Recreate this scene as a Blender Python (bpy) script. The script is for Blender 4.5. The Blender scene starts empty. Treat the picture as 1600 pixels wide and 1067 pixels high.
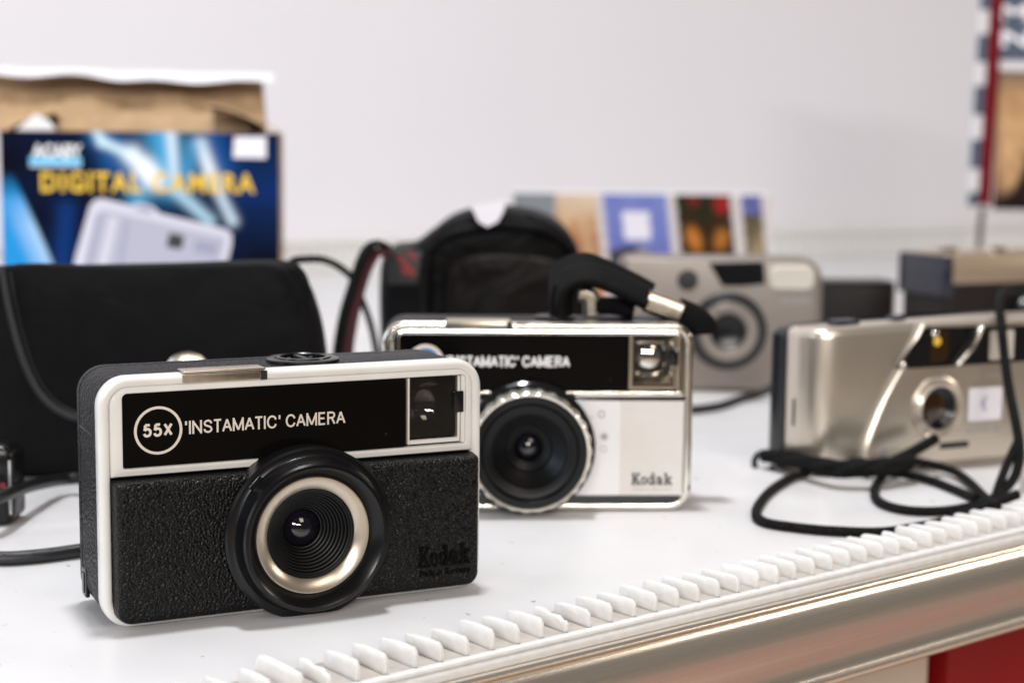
import bpy, bmesh, math, random
from math import sin, cos, pi, radians, sqrt, exp
from mathutils import Vector, Matrix

S = bpy.context.scene
COL = S.collection
random.seed(7)
MM = 0.001

# ------------------------------------------------------------------ camera
F_PX = 2540.0
CAM = Vector((0.0, 0.0, 0.1281))
PITCH, ROLL = 0.1185, 0.0100
cp, sp, cr, sr = cos(PITCH), sin(PITCH), cos(ROLL), sin(ROLL)
FWD = Vector((0, cp, -sp)); UP0 = Vector((0, sp, cp)); RT0 = Vector((1, 0, 0))
RT = cr * RT0 + sr * UP0
UP = -sr * RT0 + cr * UP0
cd = bpy.data.cameras.new('camera')
cd.sensor_width = 36.0
cd.lens = F_PX / 1600 * 36.0
cd.clip_start = 0.01
cd.clip_end = 60
cd.dof.use_dof = True
cd.dof.focus_distance = 0.442
cd.dof.aperture_fstop = 10.8
co = bpy.data.objects.new('camera', cd)
COL.objects.link(co)
co.matrix_world = Matrix(((RT.x, UP.x, -FWD.x, CAM.x), (RT.y, UP.y, -FWD.y, CAM.y), (RT.z, UP.z, -FWD.z, CAM.z), (0, 0, 0, 1)))
S.camera = co

def ray(px, py):
    return RT * ((px - 800) / F_PX) - UP * ((py - 533.5) / F_PX) + FWD
def at(px, py, y):                       # the place seen at that photo position, y metres away
    d = ray(px, py); return CAM + d * (y / d.y)
def on(px, py, z=0.0):                   # the place on the shelf seen at that photo position
    d = ray(px, py); return CAM + d * ((z - CAM.z) / d.z)

# ------------------------------------------------------------------ world, lamps, exposure
W = bpy.data.worlds.new('World'); S.world = W; W.use_nodes = True
bg = W.node_tree.nodes['Background']
bg.inputs[0].default_value = (0.62, 0.56, 0.50, 1)
bg.inputs[1].default_value = 0.10
S.view_settings.view_transform = 'Standard'
S.view_settings.look = 'None'
S.view_settings.exposure = 0.14
S.view_settings.gamma = 1.0

def lamp(name, loc, target, size, power, color, size_y=None, shape='DISK'):
    l = bpy.data.lights.new(name, 'AREA')
    l.shape = shape if size_y is None else 'RECTANGLE'
    l.size = size
    if size_y: l.size_y = size_y
    l.energy = power; l.color = color
    o = bpy.data.objects.new(name, l); COL.objects.link(o)
    o.location = loc
    o.rotation_euler = (Vector(target) - Vector(loc)).to_track_quat('-Z', 'Y').to_euler()
    return o
lamp('spot_lamp', (-0.07, 0.56, 1.42), (-0.05, 0.48, 0.03), 0.14, 14, (0.97, 0.98, 1.0))
lamp('ceiling_panel_lamp', (-0.5, 1.0, 2.6), (-0.1, 1.0, 0), 1.2, 14, (0.86, 0.92, 1.0), 0.8)
lamp('window_lamp', (-2.4, -0.7, 0.9), (0, 0.8, 0.1), 0.45, 17, (0.72, 0.85, 1.0), 1.2)
lamp('side_lamp', (3.4, 0.75, 1.15), (0.2, 0.6, 0.0), 0.9, 16, (1.0, 0.88, 0.76), 0.35)
lamp('hall_lamp', (1.3, -1.7, 2.3), (0.1, 0.8, 0.1), 1.2, 20, (1.0, 0.85, 0.74), 1.0)
for i, (x, y, z, w, e) in enumerate([(-1.3, -4.2, 2.0, .9, 30), (0.7, -4.6, 2.0, .9, 30), (-0.7, -6.0, 2.3, 1.0, 44), (1.7, -6.2, 2.3, 1.0, 44), (0.2, -8.0, 2.6, 1.2, 55), (-2.6, -7.6, 2.6, 1.2, 55)]):
    lamp('strip_lamp', (x, y, z), (x * .3, 0.6, 0.0), w, e, (1.0, 0.975, 0.95), 0.12)

# ------------------------------------------------------------------ materials
def mat(name, color, rough=0.5, metal=0.0, bump=None, vary=None, spec=0.5, coat=0.0, trans=0.0, emit=None, folds=None, sss=None, attr=None, stretch=None, specks=None, rvary=None):
    m = bpy.data.materials.new(name); m.use_nodes = True
    nt = m.node_tree; N = nt.nodes; L = nt.links
    b = N['Principled BSDF']
    b.inputs['Base Color'].default_value = (*color, 1)
    b.inputs['Roughness'].default_value = rough
    b.inputs['Metallic'].default_value = metal
    b.inputs['Specular IOR Level'].default_value = spec
    b.inputs['Coat Weight'].default_value = coat
    b.inputs['Coat Roughness'].default_value = 0.05
    b.inputs['Transmission Weight'].default_value = trans
    tc = N.new('ShaderNodeTexCoord')
    vec = tc.outputs['Object']
    if stretch:
        mp = N.new('ShaderNodeMapping'); mp.inputs['Scale'].default_value = stretch
        L.new(vec, mp.inputs[0]); vec = mp.outputs[0]
    cs = None
    if attr:
        a = N.new('ShaderNodeVertexColor'); a.layer_name = attr; cs = a.outputs[0]
        L.new(cs, b.inputs['Base Color'])
    if vary:                               # (scale, low factor, high factor)
        n = N.new('ShaderNodeTexNoise'); n.inputs['Scale'].default_value = vary[0]; n.inputs['Detail'].default_value = 6
        L.new(vec, n.inputs['Vector'])
        r = N.new('ShaderNodeMapRange'); r.inputs[1].default_value = .3; r.inputs[2].default_value = .7
        r.inputs[3].default_value = vary[1]; r.inputs[4].default_value = vary[2]
        L.new(n.outputs[0], r.inputs[0])
        mx = N.new('ShaderNodeMix'); mx.data_type = 'RGBA'; mx.blend_type = 'MULTIPLY'; mx.inputs[0].default_value = 1
        if cs: L.new(cs, mx.inputs[6])
        else: mx.inputs[6].default_value = (*color, 1)
        L.new(r.outputs[0], mx.inputs[7]); cs = mx.outputs[2]
        L.new(cs, b.inputs['Base Color'])
    if specks:                             # (scale, threshold, colour)
        v = N.new('ShaderNodeTexNoise'); v.inputs['Scale'].default_value = specks[0]; v.inputs['Detail'].default_value = 2
        L.new(tc.outputs['Object'], v.inputs['Vector'])
        r = N.new('ShaderNodeMapRange'); r.inputs[1].default_value = specks[1]; r.inputs[2].default_value = specks[1] + .05
        L.new(v.outputs[0], r.inputs[0])
        mx = N.new('ShaderNodeMix'); mx.data_type = 'RGBA'
        L.new(r.outputs[0], mx.inputs[0])
        if cs: L.new(cs, mx.inputs[6])
        else: mx.inputs[6].default_value = (*color, 1)
        mx.inputs[7].default_value = (*specks[2], 1); cs = mx.outputs[2]
        L.new(cs, b.inputs['Base Color'])
    if rvary:
        n = N.new('ShaderNodeTexNoise'); n.inputs['Scale'].default_value = rvary[0]; n.inputs['Detail'].default_value = 5
        L.new(vec, n.inputs['Vector'])
        r = N.new('ShaderNodeMapRange'); r.inputs[1].default_value = .3; r.inputs[2].default_value = .7
        r.inputs[3].default_value = rvary[1]; r.inputs[4].default_value = rvary[2]
        L.new(n.outputs[0], r.inputs[0]); L.new(r.outputs[0], b.inputs['Roughness'])
    if bump:                               # (kind, scale, strength, distance)
        kind, sc, st, dist = bump
        if kind == 'leather':
            v = N.new('ShaderNodeTexVoronoi'); v.feature = 'SMOOTH_F1'; v.inputs['Scale'].default_value = sc
            v.inputs['Smoothness'].default_value = .35
            n2 = N.new('ShaderNodeTexNoise'); n2.inputs['Scale'].default_value = sc * .45; n2.inputs['Detail'].default_value = 3
            ad = N.new('ShaderNodeVectorMath'); ad.operation = 'MULTIPLY_ADD'
            L.new(n2.outputs[1], ad.inputs[0]); ad.inputs[1].default_value = (.0007, .0007, .0007)
            L.new(vec, n2.inputs['Vector']); L.new(vec, ad.inputs[2]); L.new(ad.outputs[0], v.inputs['Vector'])
            h = v.outputs[0]
        elif kind == 'wave':
            v = N.new('ShaderNodeTexWave'); v.inputs['Scale'].default_value = sc; v.inputs['Distortion'].default_value = .5
            L.new(vec, v.inputs['Vector']); h = v.outputs[1]
        else:
            v = N.new('ShaderNodeTexNoise'); v.inputs['Scale'].default_value = sc; v.inputs['Detail'].default_value = 4
            L.new(vec, v.inputs['Vector']); h = v.outputs[0]
        bn = N.new('ShaderNodeBump'); bn.inputs['Strength'].default_value = st; bn.inputs['Distance'].default_value = dist
        if kind == 'leather': bn.invert = True
        L.new(h, bn.inputs['Height']); L.new(bn.outputs[0], b.inputs['Normal'])
        if folds:
            f2 = N.new('ShaderNodeTexNoise'); f2.inputs['Scale'].default_value = folds[0]; f2.inputs['Detail'].default_value = 2; f2.inputs['Distortion'].default_value = .8
            b2 = N.new('ShaderNodeBump'); b2.inputs['Strength'].default_value = .9; b2.inputs['Distance'].default_value = folds[1]
            L.new(tc.outputs['Object'], f2.inputs['Vector']); L.new(f2.outputs[0], b2.inputs['Height']); L.new(b2.outputs[0], bn.inputs['Normal'])
    if sss:
        b.inputs['Subsurface Weight'].default_value = sss[0]; b.inputs['Subsurface Radius'].default_value = (1, .95, .9); b.inputs['Subsurface Scale'].default_value = sss[1]
    if emit:
        b.inputs['Emission Color'].default_value = (*emit[0], 1); b.inputs['Emission Strength'].default_value = emit[1]
    return m

M = {}
M['shelf'] = mat('white_laminate', (.70, .69, .695), .36, vary=(9, .93, 1.02), rvary=(30, .30, .48), bump=('noise', 900, .08, .0002), specks=(210, .715, (.34, .31, .29)))
M['wall'] = mat('white_wall', (.715, .70, .737), .6, vary=(1.3, .96, 1.0), bump=('noise', 60, .1, .001))
M['comb'] = mat('milky_plastic', (.80, .79, .77), .38, vary=(300, .9, 1.0), bump=('noise', 700, .25, .0002), sss=(.85, .003))
M['comb_base'] = mat('clear_base_strip', (.50, .455, .41), .4, vary=(160, .82, 1.05))
M['alu'] = mat('brushed_aluminium', (.90, .83, .74), .24, .85, stretch=(.12, 60, 60), rvary=(60, .18, .28), vary=(75, .91, 1.02))
M['floor'] = mat('beige_floor', (.68, .56, .45), .35, vary=(6, .85, 1))
M['red'] = mat('red_carpet', (.42, .006, .008), .8, vary=(200, .85, 1))
M['red_gloss'] = mat('red_laminate', (.24, .002, .005), .4, vary=(40, .9, 1))
M['dark_strip'] = mat('dark_metal_strip', (.06, .045, .03), .5)
M['white_pl'] = mat('ivory_plastic', (.80, .785, .75), .3, vary=(70, .90, 1.0), bump=('noise', 500, .06, .0002), specks=(420, .77, (.30, .24, .18)))
M['leather'] = mat('black_leatherette', (.0025, .0023, .0023), .31, bump=('leather', 1350, .9, .00045), spec=.2)
M['body_grain'] = mat('grained_black_plastic', (.0035, .0035, .005), .33, bump=('leather', 1050, 1.0, .0006), spec=.13)
M['plate'] = mat('gloss_black_plate', (.003, .0027, .0025), .16, spec=.12, rvary=(60, .10, .22), specks=(900, .76, (.09, .08, .07)))
M['black'] = mat('black_plastic', (.0035, .0035, .004), .26, spec=.4, bump=('noise', 800, .05, .0001))
M['black_gloss'] = mat('black_gloss_plastic', (.008, .008, .009), .13)
M['satin_black'] = mat('satin_black', (.0035, .0035, .004), .42, spec=.3)
M['ink_black'] = mat('deep_black_gloss', (.001, .001, .001), .2, spec=.12)
M['black_matt'] = mat('matt_black', (.012, .012, .012), .55)
M['cream_ink'] = mat('cream_print', (.74, .66, .58), .45)
M['chrome'] = mat('chrome', (.80, .75, .67), .09, 1.0, rvary=(160, .05, .22), vary=(90, .8, 1.0), bump=('noise', 260, .05, .0003))
M['ring'] = mat('turned_aluminium', (.68, .60, .49), .30, .9, vary=(500, .92, 1.0), bump=('noise', 1200, .08, .0001))
M['ring_bright'] = mat('polished_cream_aluminium', (.92, .86, .76), .2, .8, vary=(300, .85, 1.0))
M['steel'] = mat('worn_nickel', (.60, .53, .44), .3, 1.0, vary=(400, .8, 1.0), bump=('noise', 900, .15, .0001))
M['glass'] = mat('coated_glass', (.006, .005, .010), .012, spec=.9)
def clear_pane():
    m = bpy.data.materials.new('clear_pane'); m.use_nodes = True
    N = m.node_tree.nodes; L = m.node_tree.links; N.remove(N['Principled BSDF'])
    tr = N.new('ShaderNodeBsdfTransparent'); gl = N.new('ShaderNodeBsdfGlossy'); gl.inputs['Roughness'].default_value = .01
    fr = N.new('ShaderNodeFresnel'); fr.inputs[0].default_value = 1.49; mx = N.new('ShaderNodeMixShader')
    L.new(fr.outputs[0], mx.inputs[0]); L.new(tr.outputs[0], mx.inputs[1]); L.new(gl.outputs[0], mx.inputs[2])
    L.new(mx.outputs[0], N['Material Output'].inputs[0]); return m
M['pane'] = clear_pane()
M['mirror'] = mat('mirror_silver', (.85, .85, .82), .02, 1.0)
M['blue_ink'] = mat('blue_print', (.02, .19, .48), .4)
M['cream_panel'] = mat('cream_panel', (.72, .68, .645), .4, vary=(200, .97, 1))
M['white_panel'] = mat('white_panel', (.80, .79, .79), .38)
M['black_ink'] = mat('black_print', (.02, .02, .02), .4)
M['grey_ink'] = mat('grey_print', (.35, .34, .34), .5)
M['silver'] = mat('champagne_silver', (.68, .605, .51), .30, .8, bump=('noise', 1500, .05, .0001), vary=(60, .95, 1.0))
M['silver_grey'] = mat('silver_grey_plastic', (.46, .46, .47), .28, .75)
M['silver_dull'] = mat('dull_warm_silver', (.25, .215, .188), .42, .45, vary=(60, .93, 1.0))
M['fabric'] = mat('black_woven_nylon', (.0028, .0026, .0028), .75, bump=('noise', 1500, .6, .0004), vary=(90, .6, 1.4), spec=.14, folds=(30, .004))
M['bag_black'] = mat('black_bag_nylon', (.0022, .002, .0022), .5, bump=('noise', 1500, .4, .0004), vary=(60, .6, 1.4), spec=.1, folds=(28, .010))
M['binding'] = mat('grey_black_binding', (.014, .0135, .016), .5, bump=('noise', 900, .5, .0003), spec=.4)
M['bag_front'] = mat('brown_black_nylon', (.005, .0036, .0028), .45, bump=('noise', 1100, .4, .0004), vary=(30, .7, 1.3), spec=.09, folds=(22, .012))
M['cord'] = mat('black_braided_cord', (.003, .0028, .0028), .8, spec=.2, bump=('leather', 800, 1.0, .0010), vary=(700, .4, 2.2))
M['leather_cord'] = mat('black_leather_cord', (.006, .0058, .006), .36, bump=('leather', 2600, .5, .0002))
M['red_fabric'] = mat('dark_red_webbing', (.055, .003, .008), .7, bump=('noise', 1200, .5, .0003))
M['red_print'] = mat('red_print', (.20, .006, .010), .5)
M['cardboard'] = mat('brown_cardboard', (.44, .29, .16), .8, vary=(70, .82, 1.05), bump=('noise', 400, .3, .0004))
M['white_card'] = mat('white_card', (.78, .78, .80), .5, vary=(60, .94, 1))
M['sticker'] = mat('white_sticker', (.82, .79, .84), .5)
M['yellow_ink'] = mat('yellow_print', (.80, .52, .06), .5, spec=.1)
M['pic'] = mat('printed_picture', (.5, .5, .5), .6, spec=.04, attr='print')
M['lilac'] = mat('lilac_grey_print', (.40, .405, .50), .45)
M['lilac_light'] = mat('pale_lilac_print', (.58, .575, .66), .45)
M['lilac_dark'] = mat('grey_lilac_print', (.30, .30, .42), .45)
M['cyan_ink'] = mat('cyan_print', (.10, .50, .80), .45)
M['slate_blue'] = mat('slate_blue_black', (.014, .016, .026), .3)
M['tan_metal'] = mat('tan_satin_metal', (.44, .335, .24), .36, .6)
M['brown_black'] = mat('brown_black_grain', (.010, .007, .006), .55, spec=.25, bump=('leather', 1200, .5, .0003))
M['sign_blue'] = mat('grey_blue_print', (.05, .072, .115), .5)
M['sign_white'] = mat('sign_white', (.62, .60, .61), .5)
M['sign_red'] = mat('red_board', (.13, .003, .007), .5, spec=.1)
M['flash'] = mat('flash_reflector', (.86, .80, .70), .22, .35, bump=('wave', 500, .4, .0004))
M['amber'] = mat('dark_amber_glass', (.03, .012, .004), .05, coat=.5)

# ------------------------------------------------------------------ mesh helpers (shapes in millimetres)
def make(name, verts, faces, m, parent=None, ang=35, normals=True, fm=None):
    me = bpy.data.meshes.new(name)
    me.from_pydata([(v[0] * MM, v[1] * MM, v[2] * MM) for v in verts], [], faces)
    for x in (m if isinstance(m, (list, tuple)) else [m]): me.materials.append(x)
    if fm:
        for p, i in zip(me.polygons, fm): p.material_index = i
    if normals:
        bm = bmesh.new(); bm.from_mesh(me)
        bmesh.ops.recalc_face_normals(bm, faces=bm.faces[:]); bm.to_mesh(me); bm.free()
    if ang:
        me.shade_smooth(); me.set_sharp_from_angle(angle=radians(ang))
    o = bpy.data.objects.new(name, me); COL.objects.link(o)
    if parent: o.parent = parent
    return o

def thing(name, label, cat, loc=(0, 0, 0), rz=0.0, group=None):
    o = bpy.data.objects.new(name, None); COL.objects.link(o)
    o.empty_display_size = .02
    o.location = loc; o.rotation_euler = (0, 0, rz)
    o['label'] = label; o['category'] = cat
    if group: o['group'] = group
    return o
def tag(o, label=None, cat=None, group=None, kind=None):
    if label: o['label'] = label
    if cat: o['category'] = cat
    if group: o['group'] = group
    if kind: o['kind'] = kind
    return o

def rr(x0, x1, z0, z1, r, seg=7):
    """rounded rectangle; r a number or (bl, br, tr, tl)"""
    if not isinstance(r, (tuple, list)): r = (r,) * 4
    out = []
    for (cx, cz, rad, a0) in ((x0, z0, r[0], pi), (x1, z0, r[1], 1.5 * pi), (x1, z1, r[2], 0), (x0, z1, r[3], .5 * pi)):
        ox = cx + (rad if cx == x0 else -rad); oz = cz + (rad if cz == z0 else -rad)
        for k in range(seg + 1):
            a = a0 + .5 * pi * k / seg
            out.append((ox + rad * cos(a), oz + rad * sin(a)))
    return out
class Geo:
    """collects pieces of one part"""
    def __init__(s): s.v = []; s.f = []; s.m = []
    def add(s, v, f, mi=0):
        k = len(s.v); s.v += [tuple(p) for p in v]; s.f += [tuple(i + k for i in q) for q in f]; s.m += [mi] * len(f); return s
    def loft(s, loops, cap0=True, cap1=True, mi=0, closed=False):
        n = len(loops[0]); v = [p for l in loops for p in l]; f = []
        R = len(loops)
        for i in range(R if closed else R - 1):
            a = i * n; b = ((i + 1) % R) * n
            for j in range(n): f.append((a + j, a + (j + 1) % n, b + (j + 1) % n, b + j))
        if not closed:
            if cap0: f.append(tuple(range(n)))
            if cap1: f.append(tuple(range((R - 1) * n, R * n)))
        return s.add(v, f, mi)
    def xz(s, steps, cap0=True, cap1=True, mi=0):     # steps: (outline in x z, y)
        return s.loft([[(x, y, z) for x, z in o] for o, y in steps], cap0, cap1, mi)
    def xy(s, steps, cap0=True, cap1=True, mi=0):     # steps: (outline in x y, z)
        return s.loft([[(x, y, z) for x, y in o] for o, z in steps], cap0, cap1, mi)
    def holed(s, loop, y, c, r, depth, mi=0):
        """face on plane y between an outline and a round hole, with the wall of the hole"""
        dn = []
        for i, (x, z) in enumerate(loop):
            x2, z2 = loop[(i + 1) % len(loop)]; k = max(1, int(math.hypot(x2 - x, z2 - z) / 1.2))
            dn += [(x + (x2 - x) * q / k, z + (z2 - z) * q / k) for q in range(k)]
        loop = dn; n = len(loop); ci = []
        for x, z in loop:
            a = math.atan2(z - c[1], x - c[0]); ci.append((c[0] + r * cos(a), c[1] + r * sin(a)))
        return s.loft([[(x, y, z) for x, z in loop], [(x, y, z) for x, z in ci], [(x, y + depth, z) for x, z in ci]], False, False, mi)
    def box(s, x0, x1, y0, y1, z0, z1, mi=0, bev=0.0):
        if bev <= 0:
            v = [(x, y, z) for z in (z0, z1) for y in (y0, y1) for x in (x0, x1)]
            return s.add(v, [(0, 1, 3, 2), (4, 5, 7, 6), (0, 1, 5, 4), (2, 3, 7, 6), (0, 2, 6, 4), (1, 3, 7, 5)], mi)
        def L(i): return rr(x0 + i, x1 - i, z0 + i, z1 - i, max(bev - i, .02), 3)
        return s.xz([(L(bev * .8), y0), (L(bev * .25), y0 + bev * .3), (L(0), y0 + bev), (L(0), y1 - bev), (L(bev * .25), y1 - bev * .3), (L(bev * .8), y1)], mi=mi)
    def lathe(s, prof, c=(0, 0, 0), axis='y', seg=64, mi=0, wob=None):   # prof: (radius, height along the axis)
        v = []; f = []
        for i, (r, h) in enumerate(prof):
            for k in range(seg):
                a = 2 * pi * k / seg
                rr_ = r if wob is None else r + wob(i, a)
                p = (rr_ * cos(a), h, rr_ * sin(a)) if axis == 'y' else (rr_ * cos(a), rr_ * sin(a), h)
                v.append((p[0] + c[0], p[1] + c[1], p[2] + c[2]))
        for i in range(len(prof) - 1):
            for k in range(seg):
                f.append((i * seg + k, i * seg + (k + 1) % seg, (i + 1) * seg + (k + 1) % seg, (i + 1) * seg + k))
        return s.add(v, f, mi)
    def ringlathe(s, prof, c=(0, 0, 0), axis='y', seg=64, mi=0, wob=None):  # closed cross section
        v = []; f = []; n = len(prof)
        for i, (r, h) in enumerate(prof):
            for k in range(seg):
                a = 2 * pi * k / seg
                q = r if wob is None else r + wob(i, a)
                p = (q * cos(a), h, q * sin(a)) if axis == 'y' else (q * cos(a), q * sin(a), h)
                v.append((p[0] + c[0], p[1] + c[1], p[2] + c[2]))
        for i in range(n):
            j = (i + 1) % n
            for k in range(seg): f.append((i * seg + k, i * seg + (k + 1) % seg, j * seg + (k + 1) % seg, j * seg + k))
        return s.add(v, f, mi)
    def tube(s, pts, rad, seg=10, closed=False, sub=8, flat=1.0, side=None, mi=0, sq=1.0):
        P = [Vector(p) for p in pts]; n = len(P); Q = []
        rng = n if closed else n - 1
        for i in range(rng):
            p0 = P[(i - 1) % n] if closed or i > 0 else P[0] * 2 - P[1]
            p1 = P[i]; p2 = P[(i + 1) % n]
            p3 = P[(i + 2) % n] if closed or i + 2 < n else P[-1] * 2 - P[-2]
            for k in range(sub):
                t = k / sub
                Q.append(.5 * ((2 * p1) + (p2 - p0) * t + (2 * p0 - 5 * p1 + 4 * p2 - p3) * t * t + (3 * p1 - p0 - 3 * p2 + p3) * t ** 3))
        if not closed: Q.append(P[-1])
        loops = []; up = Vector(side) if side else None; prev = None
        for i, q in enumerate(Q):
            a = Q[(i - 1) % len(Q)] if closed or i else q; b = Q[(i + 1) % len(Q)] if closed or i < len(Q) - 1 else q
            t = (b - a).normalized()
            ref = up if up else (prev if prev is not None else (Vector((0, 0, 1)) if abs(t.z) < .9 else Vector((0, 1, 0))))
            w = (ref - t * ref.dot(t)).normalized(); prev = w
            h = t.cross(w)
            r = rad(i / (len(Q) - 1)) if callable(rad) else rad
            sg = lambda t_: math.copysign(abs(t_) ** sq, t_)
            loops.append([tuple(q + w * (r * sg(cos(2 * pi * k / seg))) + h * (r * flat * sg(sin(2 * pi * k / seg)))) for k in range(seg)])
        return s.loft(loops, closed=closed, mi=mi)
    def build(s, name, m, parent=None, ang=35):
        return make(name, s.v, s.f, m, parent, ang, fm=s.m)

def prism(pts, y0, y1, bev=0.0):
    """closed outline in x z made into a solid between y0 (front) and y1, front edge bevelled"""
    g = Geo()
    if bev > 0:
        cx = sum(p[0] for p in pts) / len(pts); cz = sum(p[1] for p in pts) / len(pts)
        w = max(p[0] for p in pts) - min(p[0] for p in pts); h = max(p[1] for p in pts) - min(p[1] for p in pts)
        fx, fz = 1 - 2 * bev / w, 1 - 2 * bev / h
        sm = [(cx + (x - cx) * fx, cz + (z - cz) * fz) for x, z in pts]
        md = [(cx + (x - cx) * (1 - .6 * bev / w), cz + (z - cz) * (1 - .6 * bev / h)) for x, z in pts]
        g.xz([(sm, y0), (md, y0 + bev * .35), (pts, y0 + bev), (pts, y1)])
    else:
        g.xz([(pts, y0), (pts, y1)])
    return g

def smooth_outline(pts, sub=6):
    P = [Vector((p[0], p[1])) for p in pts]; n = len(P); out = []
    for i in range(n):
        p0, p1, p2, p3 = P[i - 1], P[i], P[(i + 1) % n], P[(i + 2) % n]
        for k in range(sub):
            t = k / sub
            q = .5 * ((2 * p1) + (p2 - p0) * t + (2 * p0 - 5 * p1 + 4 * p2 - p3) * t * t + (3 * p1 - p0 - 3 * p2 + p3) * t ** 3)
            out.append((q.x, q.y))
    return out

def lettering(name, body, x0, x1, z0, z1, y, m, parent, bold=0.0, depth=.12, slope=0.0, track=1.0):
    """words set to fill x0..x1, z0..z1 on the plane y (front towards -y)"""
    c = bpy.data.curves.new(name, 'FONT'); c.body = body; c.size = 1; c.offset = bold; c.resolution_u = 3; c.space_character = track
    c.extrude = .01
    t = bpy.data.objects.new(name, c); COL.objects.link(t)
    dg = bpy.context.evaluated_depsgraph_get(); dg.update()
    me = bpy.data.meshes.new_from_object(t.evaluated_get(dg))
    bpy.data.objects.remove(t); bpy.data.curves.remove(c)
    xs = [v.co.x for v in me.vertices]; ys = [v.co.y for v in me.vertices]; zs = [v.co.z for v in me.vertices]
    ax, bx, ay, by, az, bz = min(xs), max(xs), min(ys), max(ys), min(zs), max(zs)
    for v in me.vertices:
        u = (v.co.x - ax) / (bx - ax); w = (v.co.y - ay) / (by - ay); d = (v.co.z - az) / (bz - az)
        v.co = ((x0 + u * (x1 - x0)) * MM, (y + depth * (.3 - d)) * MM, (z0 + w * (z1 - z0) + slope * u) * MM)
    me.name = name; me.materials.clear(); me.materials.append(m)
    o = bpy.data.objects.new(name, me); COL.objects.link(o); o.parent = parent
    return o

GLYPH = {
 'I': (0, [[(0, 0), (0, 1)]]), 'N': (.70, [[(0, 0), (0, 1)], [(0, 1), (.70, 0)], [(.70, 0), (.70, 1)]]),
 'S': (.64, ['c', [(.62, .74), (.55, .92), (.33, 1.0), (.11, .92), (.04, .75), (.12, .60), (.33, .52), (.54, .43), (.64, .26), (.56, .08), (.33, 0), (.09, .08), (.01, .28)]]),
 'T': (.66, [[(0, 1), (.66, 1)], [(.33, 1), (.33, 0)]]), 'A': (.74, [[(0, -.03), (.37, 1)], [(.37, 1), (.74, -.03)], [(.13, .33), (.61, .33)]]),
 'M': (.84, [[(0, 0), (0, 1)], [(0, 1), (.42, .02)], [(.42, .02), (.84, 1)], [(.84, 1), (.84, 0)]]),
 'C': (.74, ['c', [(.74, .70), (.62, .92), (.40, 1.0), (.16, .92), (.02, .68), (0, .5), (.02, .32), (.16, .08), (.40, 0), (.62, .08), (.74, .30)]]),
 'E': (.56, [[(0, 0), (0, 1)], [(0, 1), (.55, 1)], [(0, .52), (.50, .52)], [(0, 0), (.56, 0)]]),
 'R': (.62, [[(0, 0), (0, 1)], [(0, 1), (.36, 1), (.50, .96), (.59, .86), (.59, .66), (.50, .56), (.36, .52), (0, .52)], [(.34, .52), (.62, -.03)]]),
 '5': (.60, [[(.55, 1), (.13, 1)], [(.13, 1), (.06, .50)], ['c', (.06, .50), (.20, .62), (.38, .63), (.56, .52), (.61, .31), (.52, .08), (.30, 0), (.10, .05), (0, .22)]]),
 'X': (.66, [[(0, 0), (.66, 1)], [(0, 1), (.66, 0)]]), "'": (0, [[(0, 1.06), (0, .72)]]), '0': (.6, [])}
def stroke_word(name, body, x0, x1, z0, z1, y, m, parent, th=.15, gap=.26, space=.62):
    """plain grotesque capitals drawn as even strokes, fitted to x0..x1, z0..z1"""
    H = z1 - z0; S_ = []; cx = 0
    for ch in body:
        if ch == ' ': cx += space - gap; continue
        w_, st = GLYPH[ch]; kern = {'T': .07, 'A': .06, "'": -.05}.get(ch, 0); cx -= kern
        if st and st[0] == 'c': st = [['c'] + st[1]]
        for k in st:
            cur = k[0] == 'c'; pts = k[1:] if cur else k
            if cur:
                P = [Vector(q_) for q_ in pts]; Q = []
                for i in range(len(P) - 1):
                    p0 = P[i - 1] if i else P[0]; p3 = P[i + 2] if i + 2 < len(P) else P[-1]
                    for t in (0, .25, .5, .75): Q.append(.5 * (2 * P[i] + (P[i + 1] - p0) * t + (2 * p0 - 5 * P[i] + 4 * P[i + 1] - p3) * t * t + (3 * P[i] - p0 - 3 * P[i + 1] + p3) * t ** 3))
                Q.append(P[-1]); pts = [tuple(q_) for q_ in Q]
            S_.append([(cx + a_, th / 2 + b_ * (1 - th)) for a_, b_ in pts])
            if not cur and len(pts) == 2 and abs(pts[0][0] - pts[1][0]) < 1e-6 and len(st) and ch in 'INTMER':     # stems end flush
                a_, b_ = S_[-1]; lo_, hi_ = min(a_[1], b_[1]), max(a_[1], b_[1]); S_[-1] = [(a_[0], lo_ - th / 2), (a_[0], hi_ + (th / 2 if ch != 'T' else -th / 2))]
        cx += w_ + gap - kern
    tot = cx - gap; kx = (x1 - x0 - th * H) / tot; g = Geo()
    for n_, st in enumerate(S_):
        P = [Vector((x0 + th * H / 2 + a_ * kx, z0 + b_ * H)) for a_, b_ in st]; L = []; R = []
        for i, q_ in enumerate(P):
            d = ((P[i + 1] if i + 1 < len(P) else q_) - (P[i - 1] if i else q_)).normalized(); nn = Vector((-d.y, d.x)) * (th * H / 2)
            L.append(q_ + nn); R.append(q_ - nn)
        yy = y - .035 - .004 * (n_ % 4)
        g.loft([[(L[i].x, y, L[i].y), (L[i].x, yy, L[i].y), (R[i].x, yy, R[i].y), (R[i].x, y, R[i].y)] for i in range(len(P))])
    return g.build(name, m, parent, 0)

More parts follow.
